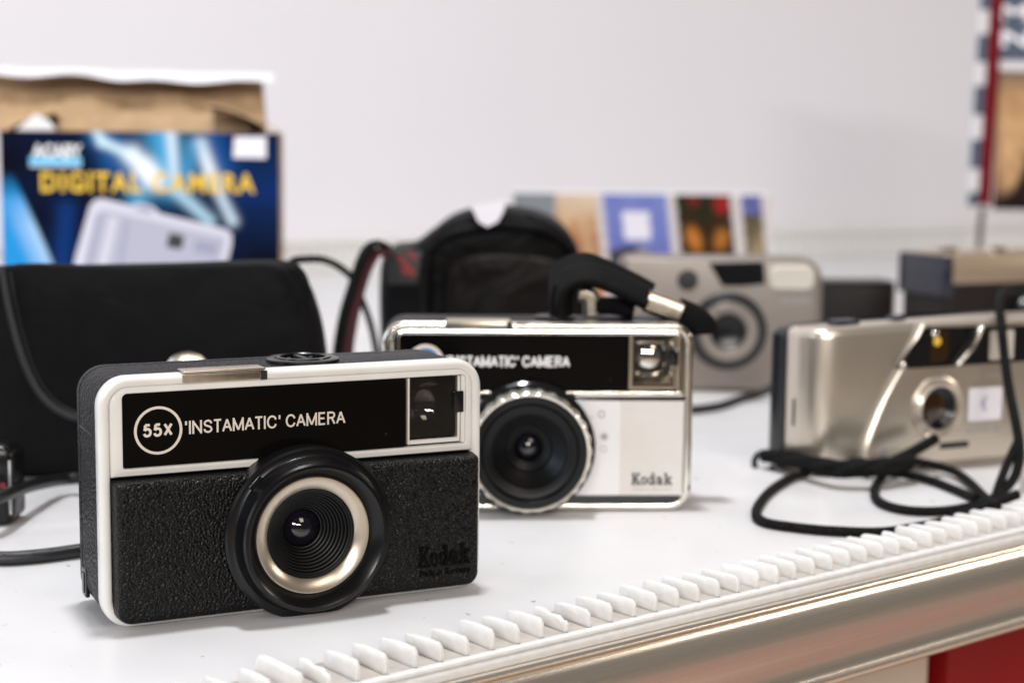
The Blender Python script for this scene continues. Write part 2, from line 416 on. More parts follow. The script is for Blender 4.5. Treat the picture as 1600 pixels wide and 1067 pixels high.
def picture(name, x0, x1, z0, z1, y, nx, nz, fn, parent, back=.3, m=None):
    """flat printed picture: a fine sheet coloured by fn(u, v), v up"""
    v = []; f = []
    for j in range(nz + 1):
        for i in range(nx + 1): v.append((x0 + (x1 - x0) * i / nx, y, z0 + (z1 - z0) * j / nz))
    for j in range(nz):
        for i in range(nx):
            a = j * (nx + 1) + i; f.append((a, a + 1, a + nx + 2, a + nx + 1))
    o = make(name, v, f, m or M['pic'], parent, 0, normals=False)
    at_ = o.data.color_attributes.new('print', 'FLOAT_COLOR', 'POINT')
    k = 0
    for j in range(nz + 1):
        for i in range(nx + 1):
            at_.data[k].color = (*fn(i / nx, j / nz), 1); k += 1
    return o
def mixc(a, b, t):
    t = max(0, min(1, t)); return tuple(p + (q - p) * t for p, q in zip(a, b))
def seg_d(u, v, a, b):
    ax, ay = a; bx, by = b; dx, dy = bx - ax, by - ay
    t = max(0, min(1, ((u - ax) * dx + (v - ay) * dy) / (dx * dx + dy * dy)))
    return sqrt((u - ax - t * dx) ** 2 + (v - ay - t * dy) ** 2), t

def maker_word(name, x0, x1, z0, z1, y, m, parent, depth=.12):
    """the maker's word in bold slab letters: K o d a k"""
    P = []                                # (outline, raise)
    def stem(x, w, h, sl=.9, sr=.9, top_r=True): P.append(([(x - sl, 0), (x + w + sr, 0), (x + w + sr, 1.3), (x + w, 1.3), (x + w, h - 1.2)] + ([(x + w + sr, h - 1.2), (x + w + sr, h)] if top_r else [(x + w, h)]) + [(x - sl, h), (x - sl, h - 1.2), (x, h - 1.2), (x, 1.3), (x - sl, 1.3)], 0))
    def ring(cx, cz, rx, rz, ix, iz): P.append(('ring', cx, cz, rx, rz, ix, iz))
    stem(.9, 2.3, 10)
    P.append(([(3.25, 3.4), (3.25, 5.6), (5.8, 8.8), (5.0, 8.8), (5.0, 10), (8.8, 10), (8.8, 8.8), (7.9, 8.8), (5.6, 5.8), (8.3, 1.3), (9.2, 1.3), (9.2, 0), (5.0, 0), (5.0, 1.3), (5.5, 1.3), (4.0, 4.2)], 0))
    ring(12.6, 3.5, 3.2, 3.6, 1.3, 2.3)
    ring(19.4, 3.5, 3.0, 3.6, 1.2, 2.3); stem(21.0, 2.2, 10, 1.1, .7, False)
    ring(27.2, 2.3, 2.7, 2.4, 1.0, 1.2); P.append(([(28.9, 0), (32.0, 0), (32.0, 1.2), (31.1, 1.2), (31.1, 5.2), (30.2, 6.7), (28.2, 7.1), (25.6, 6.8), (24.9, 5.0), (26.4, 4.8), (27.4, 5.8), (28.9, 5.2)], .03))
    stem(34.0, 2.2, 10, 1.0, .8, False)
    P.append(([(36.25, 2.6), (36.25, 4.2), (38.2, 5.8), (37.4, 5.8), (37.4, 6.9), (41.2, 6.9), (41.2, 5.8), (40.4, 5.8), (38.4, 4.2), (40.8, 1.3), (41.6, 1.3), (41.6, 0), (38.0, 0), (38.0, 1.2), (38.2, 1.3), (36.8, 3.0)], 0))
    kx = (x1 - x0) / 41.6; kz = (z1 - z0) / 10; g = Geo()
    for n_, q_ in enumerate(P):
        if q_[0] == 'ring':
            _, cx, cz, rx, rz, ix, iz = q_; lo_ = []
            for (a_, b_, yy) in ((rx, rz, y), (rx, rz, y - depth), (ix, iz, y - depth), (ix, iz, y)):
                lo_.append([(x0 + (cx + a_ * cos(2 * pi * k / 20)) * kx, yy, z0 + (cz + b_ * sin(2 * pi * k / 20)) * kz) for k in range(20)])
            g.loft(lo_, closed=True)
        else: g.xz([([(x0 + a_ * kx, z0 + b_ * kz) for a_, b_ in q_[0]], y), ([(x0 + a_ * kx, z0 + b_ * kz) for a_, b_ in q_[0]], y - depth - .006 * (n_ % 4))])
    return g.build(name, m, parent, 0)

# ------------------------------------------------------------------ the setting
E0 = Vector((-.0359, .3788, 0)); EA = .6742          # front edge of the shelf
EU = Vector((cos(EA), sin(EA), 0)); EV = Vector((-sin(EA), cos(EA), 0))
W0 = Vector((-.197, 1.64, 0)); WA = radians(29)
WU = Vector((cos(WA), sin(WA), 0)); WV = Vector((-sin(WA), cos(WA), 0))
FLOOR = -.75

g = Geo(); g.add([(-9000, -9000, FLOOR * 1000), (9000, -9000, FLOOR * 1000), (9000, 9000, FLOOR * 1000), (-9000, 9000, FLOOR * 1000)], [(0, 1, 2, 3)])
tag(g.build('floor', M['floor'], ang=0), kind='structure')

wall = Geo(); wall.box(-4000, 5000, 34, 120, FLOOR * 1000, 2600)
w = wall.build('wall', M['wall'], ang=0); w.location = W0; w.rotation_euler = (0, 0, WA)
tag(w, kind='structure')

shelf = thing('display_shelf', 'white display shelf with a toothed plastic strip and an aluminium front rail', 'shelf', E0, EA)
def el(p):                                            # world point -> shelf millimetres
    d = Vector(p) - E0; return (d.dot(EU) * 1000, d.dot(EV) * 1000)
g = Geo()
pl = [(-1500, -1.2), (1700, -1.2), el(W0 + WU * 2.6 + WV * .033), el(W0 - WU * 1.6 + WV * .033)]
g.xy([(pl, -18), (pl, 0)])
g.build('board', M['shelf'], shelf, 0)
# aluminium price rail, extruded along the edge
prof = [(-1.0, -4.1), (3.4, -4.0), (4.3, -4.4), (4.6, -5.0), (4.3, -5.6), (1.6, -5.8), (1.4, -6.7), (2.4, -6.9), (2.7, -7.2), (3.3, -9.2), (4.0, -11.6), (4.5, -14), (4.7, -17), (4.7, -21), (4.7, -25), (5.0, -28.2), (5.5, -29.6), (6.0, -30.6), (6.2, -31.8), (5.5, -33), (4.4, -33.7), (0, -33.9), (-6, -33.9), (-6, -32.5), (-1.3, -32.5), (-1.25, -18.3)]
g = Geo()
xs = [-700 + 100 * i for i in range(22)]
g.loft([[(x, -p[0], p[1]) for p in prof] for x in xs])
g.build('front_rail', M['alu'], shelf, 50)
# divider strip: milky base with a white front bead, then the teeth one by one
g = Geo()
sp_ = [(-18, .05), (-18, .3), (-.2, .42), (-.2, .05)]
g.loft([[(x, -p[0], p[1]) for p in sp_] for x in (-600, 0, 200, 400, 1300)])
strip = g.build('divider_strip', M['comb_base'], shelf, 40)
sp_ = [(-.3, -.4), (-.3, .46), (1.2, .5), (1.9, .2), (2.1, -.5), (1.9, -.9), (1.7, -1.15), (2.2, -1.4), (2.6, -1.9), (2.6, -3.3), (2.3, -3.85), (1.25, -3.9), (1.25, -.4)]
g = Geo(); g.loft([[(x, -p[0], p[1]) for p in sp_] for x in (-600, 0, 200, 400, 1300)]); g.build('front_bead', M['comb'], strip, 40)
TP = 8.2
def tooth_mesh(h, l, bend, nick):
    out = []
    o = [(.3, .4), (-.15, h * .55), (.35, h * .82), (1.3, h), (l * .35, h * 1.01), (l * .7, h * .97), (l - 1.4, h * .93), (l - .4, h * .8), (l, .4)]
    if nick: o = [(.3, .4), (-.1, h * .5), (.6, h * .72), (1.6, h * .68), (3.2, h * .86), (l * .5, h * .8), (l * .7, h * .95), (l - 1.4, h * .9), (l, .4)]
    def L(x, k): return [(x + bend * (q[1] / h) ** 2 * (0.4 + q[0] / l), l * .5 + (q[0] - l * .5) * k, .4 + (q[1] - .4) * (k if k < 1 else 1)) for q in o]
    g = Geo(); g.loft([L(-.68, .94), (L(-.5, 1)), L(.5, 1), L(.68, .94)])
    return g
protos = []
for h, l, b, n in ((5.4, 15.2, .1, False), (5.2, 15.0, -.5, False), (5.5, 15.4, .7, False), (5.0, 14.6, -.1, True)):
    protos.append(tooth_mesh(h, l, b, n).build('tooth', M['comb'], strip, 40))
for i in range(-8, 48):
    k = 3 if i in (8, -1, 26) else random.choice((0, 0, 1, 2))
    p = protos[k]
    if not p.get('used'):
        t = p; p['used'] = 1
    else:
        t = p.copy(); COL.objects.link(t); t.parent = strip
    t.location = ((i * TP + random.uniform(-.25, .25)) * MM, random.uniform(-.2, .2) * MM, 0)
    t.rotation_euler = (random.uniform(-.03, .02) if i != -2 else .2, random.uniform(-.05, .05), random.uniform(-.04, .04) + (.25 if i == -2 else 0))
for p in protos:
    if 'used' in p: del p['used']
for o in strip.children:
    if 'used' in o: del o['used']
# low ribbed back strip along the wall
back = thing('back_strip', 'low ribbed white strip standing along the foot of the white wall', 'strip', W0, WA)
g = Geo(); g.box(-1500, 2500, 8, 32, .2, 30); g.build('core', M['comb'], back, 0)
g = Geo(); g.box(-1500, 2500, 2, 33, 30, 34, bev=.8); g.build('top_edge', M['white_pl'], back, 30)
rib = None
for i in range(-50, 100):
    if rib is None:
        g = Geo(); g.box(-1.2, 1.2, 3, 8.2, .3, 29.8); rib = g.build('rib', M['comb'], back, 0); r = rib
    else:
        r = rib.copy(); COL.objects.link(r); r.parent = back
    r.location = (i * 9.0 * MM, 0, 0)

# red carpet on the floor to the right: seen only as the red glow in the aluminium rail
g = Geo(); g.box(2350, 2960, -400, 3000, 1, 9)
tag(g.build('red_carpet', M['red'], None, 0), 'red carpet on the floor, mirrored in the right end of the aluminium rail', 'carpet').location = (0, 0, FLOOR)
# panels under the shelf, seen below the rail
def under_panel(name, s0, s1, depth, m, label):
    t = thing(name, label, 'stand', E0 + EU * (s0 * MM) + EV * (depth * MM) + Vector((0, 0, FLOOR)), EA)
    h = -.0185 - FLOOR
    g = Geo(); g.box(0, s1 - s0, 0, 18, 2, h * 1000, bev=1.5); g.build('sheet', m, t, 30)
    g = Geo(); g.box(4, s1 - s0 - 4, 2, 16, 0, 1.9); g.build('foot', M['dark_strip'], t, 0)
    return t
_n = -EV
def under_s(px, depth):                   # where a photo position meets the plane of the panels
    r = ray(px, 1030); o = E0 + EV * (depth * MM); return ((CAM + r * ((o - CAM).dot(EV) / r.dot(EV))) - E0).dot(EU) * 1000
s_a, s_b = under_s(1452, 70), under_s(1482, 70)
under_panel('beige_stand', s_a - 700, s_a, 70, M['floor'], 'beige panel under the aluminium rail, left of the red panel')
under_panel('red_stand', s_b, s_b + 600, 70, M['red_gloss'], 'bright red panel under the aluminium rail in the bottom right corner')
under_panel('gap_shade_sheet', s_a - 60, s_b + 60, 110, M['dark_strip'], 'dark sheet added as the shade in the narrow gap between the beige and red panels')  # dark sheet set back here stands in for the shade inside the gap

# ------------------------------------------------------------------ the two cartridge cameras
def cartridge_camera(kind, label, loc, rz):
    white = kind == 'white'
    T = thing('compact_camera', label, 'camera', loc, rz)
    H, Wd, D = 67.4, 110.0, 32.7
    fr = M['white_pl'] if white else M['chrome']
    # black body shell
    g = Geo()
    def O(i, r=8.0): return rr(i, Wd - i, i, H - i, max(r - i, .5), 10)
    g.xz([(O(1.6), 2.5), (O(.9), 3.2), (O(.7), 4.4), (O(.5), 5.0), (O(.5), 26.9), (O(1.0), 27.1), (O(1.0), 27.5), (O(.5), 27.7), (O(.5), 30.6), (O(1.2), 32.0), (O(2.6), 32.7)], cap0=False)
    body = g.build('body', M['body_grain'], T, 30)
    g = Geo(); g.box(.36, .6, 5.0, 26.8, 50.6, 51.0); g.build('seam', M['black'], body, 0)
    g = Geo(); g.box(.2, 1.4, 22.5, 27.5, 3.2, 11.5, bev=.3); g.box(-.1, .3, 23.6, 26.2, 4.4, 10, bev=.15); g.build('door_latch', M['black_gloss'], body, 30)
    # moulded front frame
    g = Geo()
    steps = [(1.5, 6.0), (.5, 5.4), (0, 4.6), (0, 1.5), (.15, .8), (.6, .25), (1.3, 0), (2.2, .05), (2.7, .4), (2.9, 1.2), (3.2, 2.6)]
    g.xz([(O(i), y) for i, y in steps], cap0=False, cap1=False)
    # upper bezel with the opening for plate and viewfinder
    def U(t, y):
        o = rr(2.8 + t * 3.5, 107.2 - t * 2.0, 40.6 + t * 2.3, 64.9 - t * 2.0, (.6 + .2 * t, .6, 5.2 - t * 3.8, 5.2 - t * 3.8), 10)
        return (o, y)
    g.xz([U(0, 1.6), U(.06, .9), U(.2, .42), U(.55, .30), U(.78, .12), U(.95, .3), U(1.0, .8), U(1.0, 2.5)], cap0=False, cap1=False)
    frame = g.build('front_frame', fr, T, 45)
    # name plate
    g = Geo(); g.xz([(rr(6.5, 86.7, 43.1, 62.7, .8), .95), (rr(6.4, 86.8, 43.0, 62.8, .8), 1.1), (rr(6.4, 86.8, 43.0, 62.8, .8), 2.4)])
    plate = g.build('name_plate', M['plate'], T, 30)
    if white:
        g = Geo(); g.ringlathe([(6.45, .78), (6.45, .93), (5.75, .93), (5.75, .78)], (15.8, 0, 52.6), seg=72); g.build('badge_ring', M['cream_ink'], plate, 30)
        stroke_word('model_lettering', '55X', 11.7, 19.7, 50.9, 54.5, .95, M['cream_ink'], plate, th=.19, gap=.40)
        stroke_word('name_lettering', "'INSTAMATIC' CAMERA", 22.9, 68.3, 51.0, 54.6, .95, M['cream_ink'], plate, th=.14, gap=.29)
    else:
        g = Geo(); g.lathe([(6.4, .93), (6.4, .78), (0, .78)], (15.4, 0, 53.0), seg=48); g.build('badge_ring', M['cream_ink'], plate, 30)
        g = Geo(); g.lathe([(5.0, .80), (5.0, .62), (0, .62)], (15.4, 0, 53.0), seg=48); g.build('badge', M['blue_ink'], plate, 30)
        stroke_word('name_lettering', "'INSTAMATIC' CAMERA", 22.0, 66.0, 51.4, 55.4, .95, M['white_panel'], plate, th=.2, gap=.32)
    # viewfinder
    vf = Geo()
    z0, z1 = 45.0, 62.5
    if white:
        vf.box(87.25, 87.75, .75, 6, z0 - 1.4, z1 + .2)          # bright edge beside the plate
        vf.build('divider', M['cream_ink'], T, 0)
    else:
        vf.box(87.0, 88.2, .6, 6, z0 - 1.4, z1 + .2); vf.build('divider', M['chrome'], T, 0)
    inner = M['black'] if white else M['chrome']
    g = Geo()   # tunnel: open-fronted pyramid
    a_, b_ = rr(87.8, 102.6, 45.3, 62.4, .4, 3), rr(90.0, 100.2, 48.0, 60.4, .4, 3)
    g.xz([(a_, 1.9), (b_, 13.0)], cap0=False, cap1=True)
    tun = g.build('viewfinder', inner, T, 20)
    g = Geo(); L_ = []
    for i in range(6):                     # concave rear element
        r = i / 5; pass
    v = []; f = []; nn = 14
    for j in range(nn + 1):
        for i in range(nn + 1):
            u, q = -1 + 2 * i / nn, -1 + 2 * j / nn
            v.append((95.1 + u * (5.0 if white else 6.0), 12.4 - 3.4 * (u * u + q * q) * .5 if white else 2.6 + 3.4 * (u * u + q * q) * .5, 54.2 + q * 6.0))
    for j in range(nn):
        for i in range(nn): k = j * (nn + 1) + i; f.append((k, k + 1, k + nn + 2, k + nn + 1))
    g.add(v, f); g.build('eye_lens', M['glass'] if white else M['mirror'], tun, 60)
    g = Geo(); g.box(87.8, 102.8, 1.25, 1.75, 45.2, 62.5); g.build('window_pane', M['pane'], tun, 0)
    g = Geo()
    g.box(102.9, 103.5, .9, 5, 44.6, 62.6); g.box(103.9, 105.1, 1.0, 5, 43.2, 62.8)
    g.box(87.9, 103.4, .8, 2.2, 43.6, 44.7); g.build('window_frame', fr, tun, 0)
    g = Geo(); g.box(101.6, 104.6, .45, 3.0, 52.0, 58.2, bev=.3); g.build('window_clip', M['black_gloss'], tun, 30)
    # lower front panel
    pz1 = 40.3
    def Pn(i): return rr(2.75 + i, 108.0 - i, 1.5 + i, pz1 - i, (max(4.2 - i, .4), max(4.2 - i, .4), .9, .9), 8)
    if white:
        g = Geo(); g.xz([(Pn(0), 2.6), (Pn(.1), .6), (Pn(.35), -2.4), (Pn(.65), -3.9), (Pn(1.1), -4.55), (Pn(1.8), -4.85), (Pn(3.0), -4.9)], cap0=False, cap1=False); g.holed(Pn(3.0), -4.9, (55.6, 22.4), 15.0, 6)
        panel = g.build('front_panel', M['leather'], T, 40)
        LY = -4.9
        maker_word('maker_lettering', 88.3, 104.4, 8.8, 14.9, LY + .02, M['ink_black'], panel, .3)
        lettering('origin_lettering', 'Made in Germany', 88.9, 104.6, 5.6, 7.9, LY - .02, M['ink_black'], panel, .01, depth=.35)
    else:
        g = Geo(); g.xz([(Pn(-.3), 2.6), (Pn(-.2), 1.0), (Pn(.2), .6)]); panel = g.build('front_panel', M['black_gloss'], T, 40)
        LY = .5
        g = Geo(); g.xz([(rr(4.6, 84.2, 5.7, 39.6, .3, 2), .28), (rr(4.6, 84.2, 5.7, 39.6, .3, 2), .9)]); g.build('white_plate', M['white_panel'], panel, 30)
        g = Geo(); g.xz([(rr(84.2, 106.9, 5.7, 39.6, .3, 2), .25), (rr(84.2, 106.9, 5.7, 39.6, .3, 2), .9)]); cpn = g.build('cream_plate', M['cream_panel'], panel, 30)
        maker_word('maker_lettering', 88.6, 103.2, 9.4, 13.7, .26, M['black_ink'], cpn, .1)
        lettering('origin_lettering', 'Made in Germany', 89.0, 103.2, 7.2, 8.4, .24, M['grey_ink'], cpn, 0)
        # weather symbols beside the lens ring
        g = Geo(); g.ringlathe([(1.3, .16), (1.3, .28), (.9, .28), (.9, .16)], (77.5, 0, 34.8), seg=20); g.box(73.6, 74.6, .16, .28, 33.6, 33.9)
        g.lathe([(1.1, .28), (1.1, .16), (0, .16)], (78.6, 0, 26.8), seg=12)
        for k in range(8): g.box(78.6 + 1.6 * cos(k * pi / 4) - .2, 78.6 + 1.6 * cos(k * pi / 4) + .2, .16, .28, 26.8 + 1.6 * sin(k * pi / 4) - .2, 26.8 + 1.6 * sin(k * pi / 4) + .2)
        g.ringlathe([(1.2, .16), (1.2, .28), (.95, .28), (.95, .16)], (78.4, 0, 22.4), seg=16); g.box(75.0, 75.9, .16, .28, 24.4, 24.7)
        g.build('weather_symbols', M['grey_ink'], panel, 30)
    # lens
    C = (55.6, 0, 22.4) if white else (51.6, 0, 23.2)
    g = Geo()
    if white:
        b0 = -4.6
        g.ringlathe([(24.0, b0 + .6), (24.0, -6.0), (23.3, -6.6), (22.4, -6.7), (21.7, -7.0), (21.2, -8.2), (20.8, -10.6), (20.6, -11.6), (20.1, -12.2), (19.3, -12.3), (18.7, -11.9), (17.3, -10.4), (16.3, -9.3), (16.0, -8.6), (15.9, -3.2), (24.0, -3.0)][:15], C, seg=96)
        # arched black rise behind the flange, over the bottom edge of the name plate
        g.ringlathe([(24.0, 1.3), (24.0, -4.2), (15.9, -4.2), (15.9, 1.3)], C, seg=96)
        barrel = g.build('lens_barrel', M['black'], T, 28)
        g = Geo(); g.box(-2.2, 2.2, -.5, .9, -.6, .6, bev=.2)
        o = g.build('focus_tab', M['black_gloss'], barrel, 30); o.location = ((C[0] - 15.8) * MM, -6.9 * MM, (C[2] + 15.6) * MM); o.rotation_euler = (0, radians(-45), 0)
        g = Geo(); g.ringlathe([(16.25, -8.5), (16.1, -8.8), (15.6, -8.8), (12.9, -7.3), (12.55, -6.9), (12.5, -3.5), (15.85, -3.5)], C, seg=96)
        g.build('lens_ring', M['ring'], T, 30)
        g = Geo(); pr = [(12.55, -6.0), (12.2, -6.35), (11.7, -6.2)]
        n_r = 9
        for k in range(n_r):
            r0 = 11.7 - k * .72; y0 = -5.9 + k * .86
            pr += [(r0, y0), (r0 - .18, y0 - .12), (r0 - .5, y0 + .02), (r0 - .58, y0 + .62)]
        pr += [(4.9, 2.2), (0, 2.3)]
        g.lathe(pr, C, seg=80); g.build('lens_baffle', M['satin_black'], T, 24)
        g = Geo(); gl = [(4.8 * sin(a * pi / 20), .4 + 4.2 * (1 - cos(a * pi / 20))) for a in range(7, -1, -1)]
        gl = [(5.0 * k / 8, -1.4 + 2.6 * (k / 8) ** 2) for k in range(8, -1, -1)]
        g.lathe(gl, C, seg=48); g.build('lens_glass', M['glass'], T, 80)
    else:
        g.ringlathe([(23.6, 1.2), (23.6, -3.2), (22.9, -4.0), (20.5, -4.2), (20.0, 1.2)], C, seg=80)
        barrel = g.build('lens_barrel', M['black_gloss'], T, 28)
        g = Geo()
        wob = lambda i, a: (.30 * cos(27 * a) if i in (1, 2, 3) else 0)
        g.ringlathe([(20.6, -4.1), (21.4, -5.2), (21.5, -10.2), (21.0, -12.0), (20.5, -12.6), (19.9, -12.5), (19.6, -11.6), (19.6, -4.1)], C, seg=260, wob=wob)
        g.build('focus_ring', M['ring_bright'], T, 40)
        g = Geo(); g.lathe([(19.7, -11.4), (19.3, -12.0), (17.4, -12.1), (16.2, -10.6), (15.2, -10.4), (13.2, -9.2), (12.8, -8.2), (11.4, -7.0), (11.0, -6.6), (8.4, -4.6), (7.9, -3.2), (5.2, -1.6), (4.9, .8), (0, 1.0)], C, seg=72)
        g.build('lens_baffle', M['satin_black'], T, 24)
        gl = [(5.2 * k / 8, -2.4 + 2.6 * (k / 8) ** 2) for k in range(8, -1, -1)]
        g = Geo(); g.lathe(gl, C, seg=48); g.build('lens_glass', M['glass'], T, 80)
    # shutter release in its notch
    g = Geo()
    x0, x1 = 22.2, 45.0
    g.box(x0, x1 - 1.2, -.25, 3.5, 64.9, 67.4, bev=.25); g.box(x0 + .3, x1, -.7, 6.5, 67.45, 68.15, bev=.25)
    g.build('shutter_release', M['steel'], T, 30)
    g = Geo(); g.box(x1 - 1.15, x1 + .6, -.12, .5, 64.8, 67.2); g.build('release_slot', M['black_matt'], T, 0)
    # flash socket on top
    if white:
        c = (61.5, 17.0, H - .5)
        g = Geo(); g.ringlathe([(10.4, 0), (10.4, .9), (9.9, 1.15), (8.3, 1.15), (8.1, .9), (7.9, .9), (7.7, 1.5), (6.9, 1.6), (6.5, 1.3), (6.3, -6), (10.4, -6)], c, 'z', 72)
        sock = g.build('flash_socket', M['black'], T, 30)
        g = Geo(); g.lathe([(6.4, .05), (6.0, .1), (0, .1)], c, 'z', 40); g.box(c[0] - .9, c[0] + .9, c[1] - 6, c[1] + 6, c[2] + .1, c[2] + 1.2); g.build('socket_core', M['black_matt'], sock, 30)
        g = Geo()
        for dx, dy in ((-3.4, 2), (3.2, 2.4), (-2.8, -2.2), (3.4, -2.4)): g.box(c[0] + dx - .5, c[0] + dx + .5, c[1] + dy - .25, c[1] + dy + .25, c[2] + .12, c[2] + .95)
        g.build('contact', M['steel'], sock, 0)
    else:
        g = Geo(); g.lathe([(7.5, 0), (7.5, .8), (6.8, 1.2), (0, 1.2)], (62, 18, H - .5), 'z', 40); g.build('flash_socket', M['black'], T, 30)
    return T

camA = cartridge_camera('white', "black box camera with an ivory front frame and circled 55X badge, nearest in front", (-.1074, .4176, .0002), .4566)
camB = cartridge_camera('chrome', 'chrome framed box camera with white and cream front panels and a scalloped lens ring', (-.0455, .5630, .0002), .0542)

def local(T, p):
    d = Vector(p) - Vector(T.location); a = T.rotation_euler[2]
    return ((d.x * cos(a) + d.y * sin(a)) * 1000, (-d.x * sin(a) + d.y * cos(a)) * 1000, d.z * 1000)
def PX(T, lst, yy):                       # photo positions at distance yy -> millimetres in T
    return [local(T, at(x, y, yy if not isinstance(yy, (list, tuple)) else yy[i])) for i, (x, y) in enumerate(lst)]

# wrist strap folded on top of the chrome camera
g = Geo(); g.tube(PX(camB, [(878, 494), (876, 466), (884, 442), (906, 430), (936, 432), (974, 448), (1014, 468)], .585), 5.6, seg=20, flat=.36, side=(0, .8, .6), sq=.5)
strap = g.build('wrist_strap', M['fabric'], camB, 40)
g = Geo(); g.tube(PX(camB, [(877, 494), (876, 470), (880, 446)], .590), 4.8, seg=20, flat=.9, side=(0, 1, 0), sq=.5, sub=4); g.build('strap_loop', M['fabric'], strap, 40)
g = Geo(); g.tube(PX(camB, [(866, 470), (868, 440), (884, 420), (915, 412), (950, 424), (990, 443), (1018, 458)], .594), 5.4, seg=20, flat=.32, side=(0, .8, .6), sq=.5); g.build('strap_layer', M['fabric'], strap, 40)
g = Geo(); g.tube(PX(camB, [(930, 478), (960, 478), (990, 484)], .592), 4.0, seg=20, flat=.8, side=(0, 1, 0), sq=.45); g.build('strap_end', M['fabric'], strap, 40)
g = Geo(); g.tube(PX(camB, [(1010, 470), (1036, 479), (1062, 489)], .586), 4.6, seg=20, flat=.9, side=(0, 1, 0), sq=.45, sub=3); g.build('strap_clip', M['steel'], strap, 40)
g = Geo(); g.tube(PX(camB, [(1058, 486), (1080, 495), (1096, 508), (1098, 520)], .588), 5.6, seg=20, flat=.9, side=(0, 1, 0), sq=.45, sub=4); g.build('strap_end', M['fabric'], strap, 40)
g = Geo(); g.tube(PX(camB, [(905, 458), (922, 462), (925, 490)], .592), 4.0, seg=20, flat=.8, side=(0, 1, 0), sq=.45, sub=4); g.build('strap_clip', M['steel'], strap, 40)

# leather cord loop behind the 55X camera, running out to the left
cordA = thing('leather_cord', 'smooth black cord looping out from behind the 55X camera to the left edge', 'cord', (-.17, .53, 0))
up_ = [at(-130, 822, .512), at(-60, 798, .515), at(0, 776, .521), at(50, 758, .553), at(105, 748, .585), at(165, 746, .578), at(230, 760, .56)]
lo_ = [on(250, 800, .0045), on(230, 838, .0032), on(170, 852, .0024), on(110, 862, .0022), on(55, 869, .0022), on(0, 872, .0022), on(-80, 868, .0024), on(-150, 850, .004)]
for p in up_: pass
g = Geo(); g.tube([local(cordA, p) for p in up_ + lo_], 2.2, seg=12, sub=8); g.build('cord', M['leather_cord'], cordA, 60)

# ------------------------------------------------------------------ silver compact camera with neck cord (right)
T = thing('compact_camera', 'champagne silver compact camera with a white price sticker beside its small lens', 'camera', (.1247, .6305, .0002), radians(24.5))
camC = T
plan_front = [(112, 0), (60, -1.2), (20, -.6), (6, -.2), (2.5, .2), (-.5, 1.2), (-3.4, 3.4), (-5.6, 6.8), (-6.9, 11), (-7.5, 15), (-7.6, 18.5)]
def Hc(x): return 58.2 + 2.3 * max(0, min(1, (x + 10) / 50))
def body_loops(front, yb, top_off, m):
    # plan loop extruded in z with rounded top and bottom edges
    out = []
    for i, z, dz in ((3.2, 0, 0), (.9, .8, 0), (0, 3.0, 0), (0, 54.5, 1), (.35, 56.6, 1), (1.5, 57.7, 1), (4.5, 58.3, 1)):
        lp = []
        for (x, y) in front:
            nx = 1 - max(0, min(1, (x + 7.6) / 10))
            lp.append((x + i * nx, y + i * (1 - nx * .7), z + (Hc(x) - 58.2) * dz))
        lp.append((-7.6 + i, yb - .1, z)); lp.append((112, yb - .1, z + 2.3 * dz))
        out.append(lp)
    return out
g = Geo(); g.loft(body_loops(plan_front, 19, 0, 0)); shell = g.build('front_shell', M['silver'], T, 40)
g = Geo()
bk = [(112, 19.1), (-8.1, 19.1), (-8.0, 27), (-6.6, 31.5), (-3, 33.6), (60, 34), (112, 34)]
lo = []
for i, z, dz in ((2.5, .2, 0), (0, 3, 0), (0, 53.5, 1), (1.0, 56.3, 1), (3.0, 57.6, 1)):
    lo.append([(x + (i if x < 0 else 0), y - (i if y > 30 else 0), z + (Hc(x) - 58.2) * dz) for x, y in bk])
g.loft(lo); g.build('back_door', M['black'], T, 40)
g = Geo(); g.xz([(rr(-.5, .5, 22, 33, .4, 4), -.2), (rr(-.5, .5, 22, 33, .4, 4), 1)])
o = g.build('strap_lug', M['black_gloss'], T, 30); o.location = (-7.4 * MM, 13.5 * MM, -3 * MM); o.rotation_euler = (0, 0, radians(-86))
# raised main panel with swept edge
cv = [(41.5, 59.6), (39.5, 56), (37.5, 52), (33.8, 45.5), (30.5, 40.5), (27.4, 36), (24.5, 31), (22.0, 26), (20.1, 21.5), (18.4, 17.5), (17.2, 14), (16.2, 10.5), (15.9, 7), (15.8, 3)]
pts = cv + [(112, 3.0), (112, 59.4)]
def off(d): return [(x + d, z) for x, z in cv] + [(x, 3.0 + d * .4) for x in (24, 32, 40, 48, 56, 64, 72, 80, 90, 100, 112)] + [(112, z) for z in (15, 25, 35, 45)] + [(x, 59.4 - d * .4) for x in (112, 100, 90, 80, 72, 64, 56, 50, 46)]
g = Geo(); g.xz([(off(-2.4), .2), (off(-1.0), -1.5), (off(0), -2.6), (off(.8), -3.1), (off(1.8), -3.3)], cap0=False, cap1=False); g.holed([p for p in off(1.8)], -3.3, (50.2, 25.6), 9.6, 2); mp = g.build('main_panel', M['silver'], T, 50)
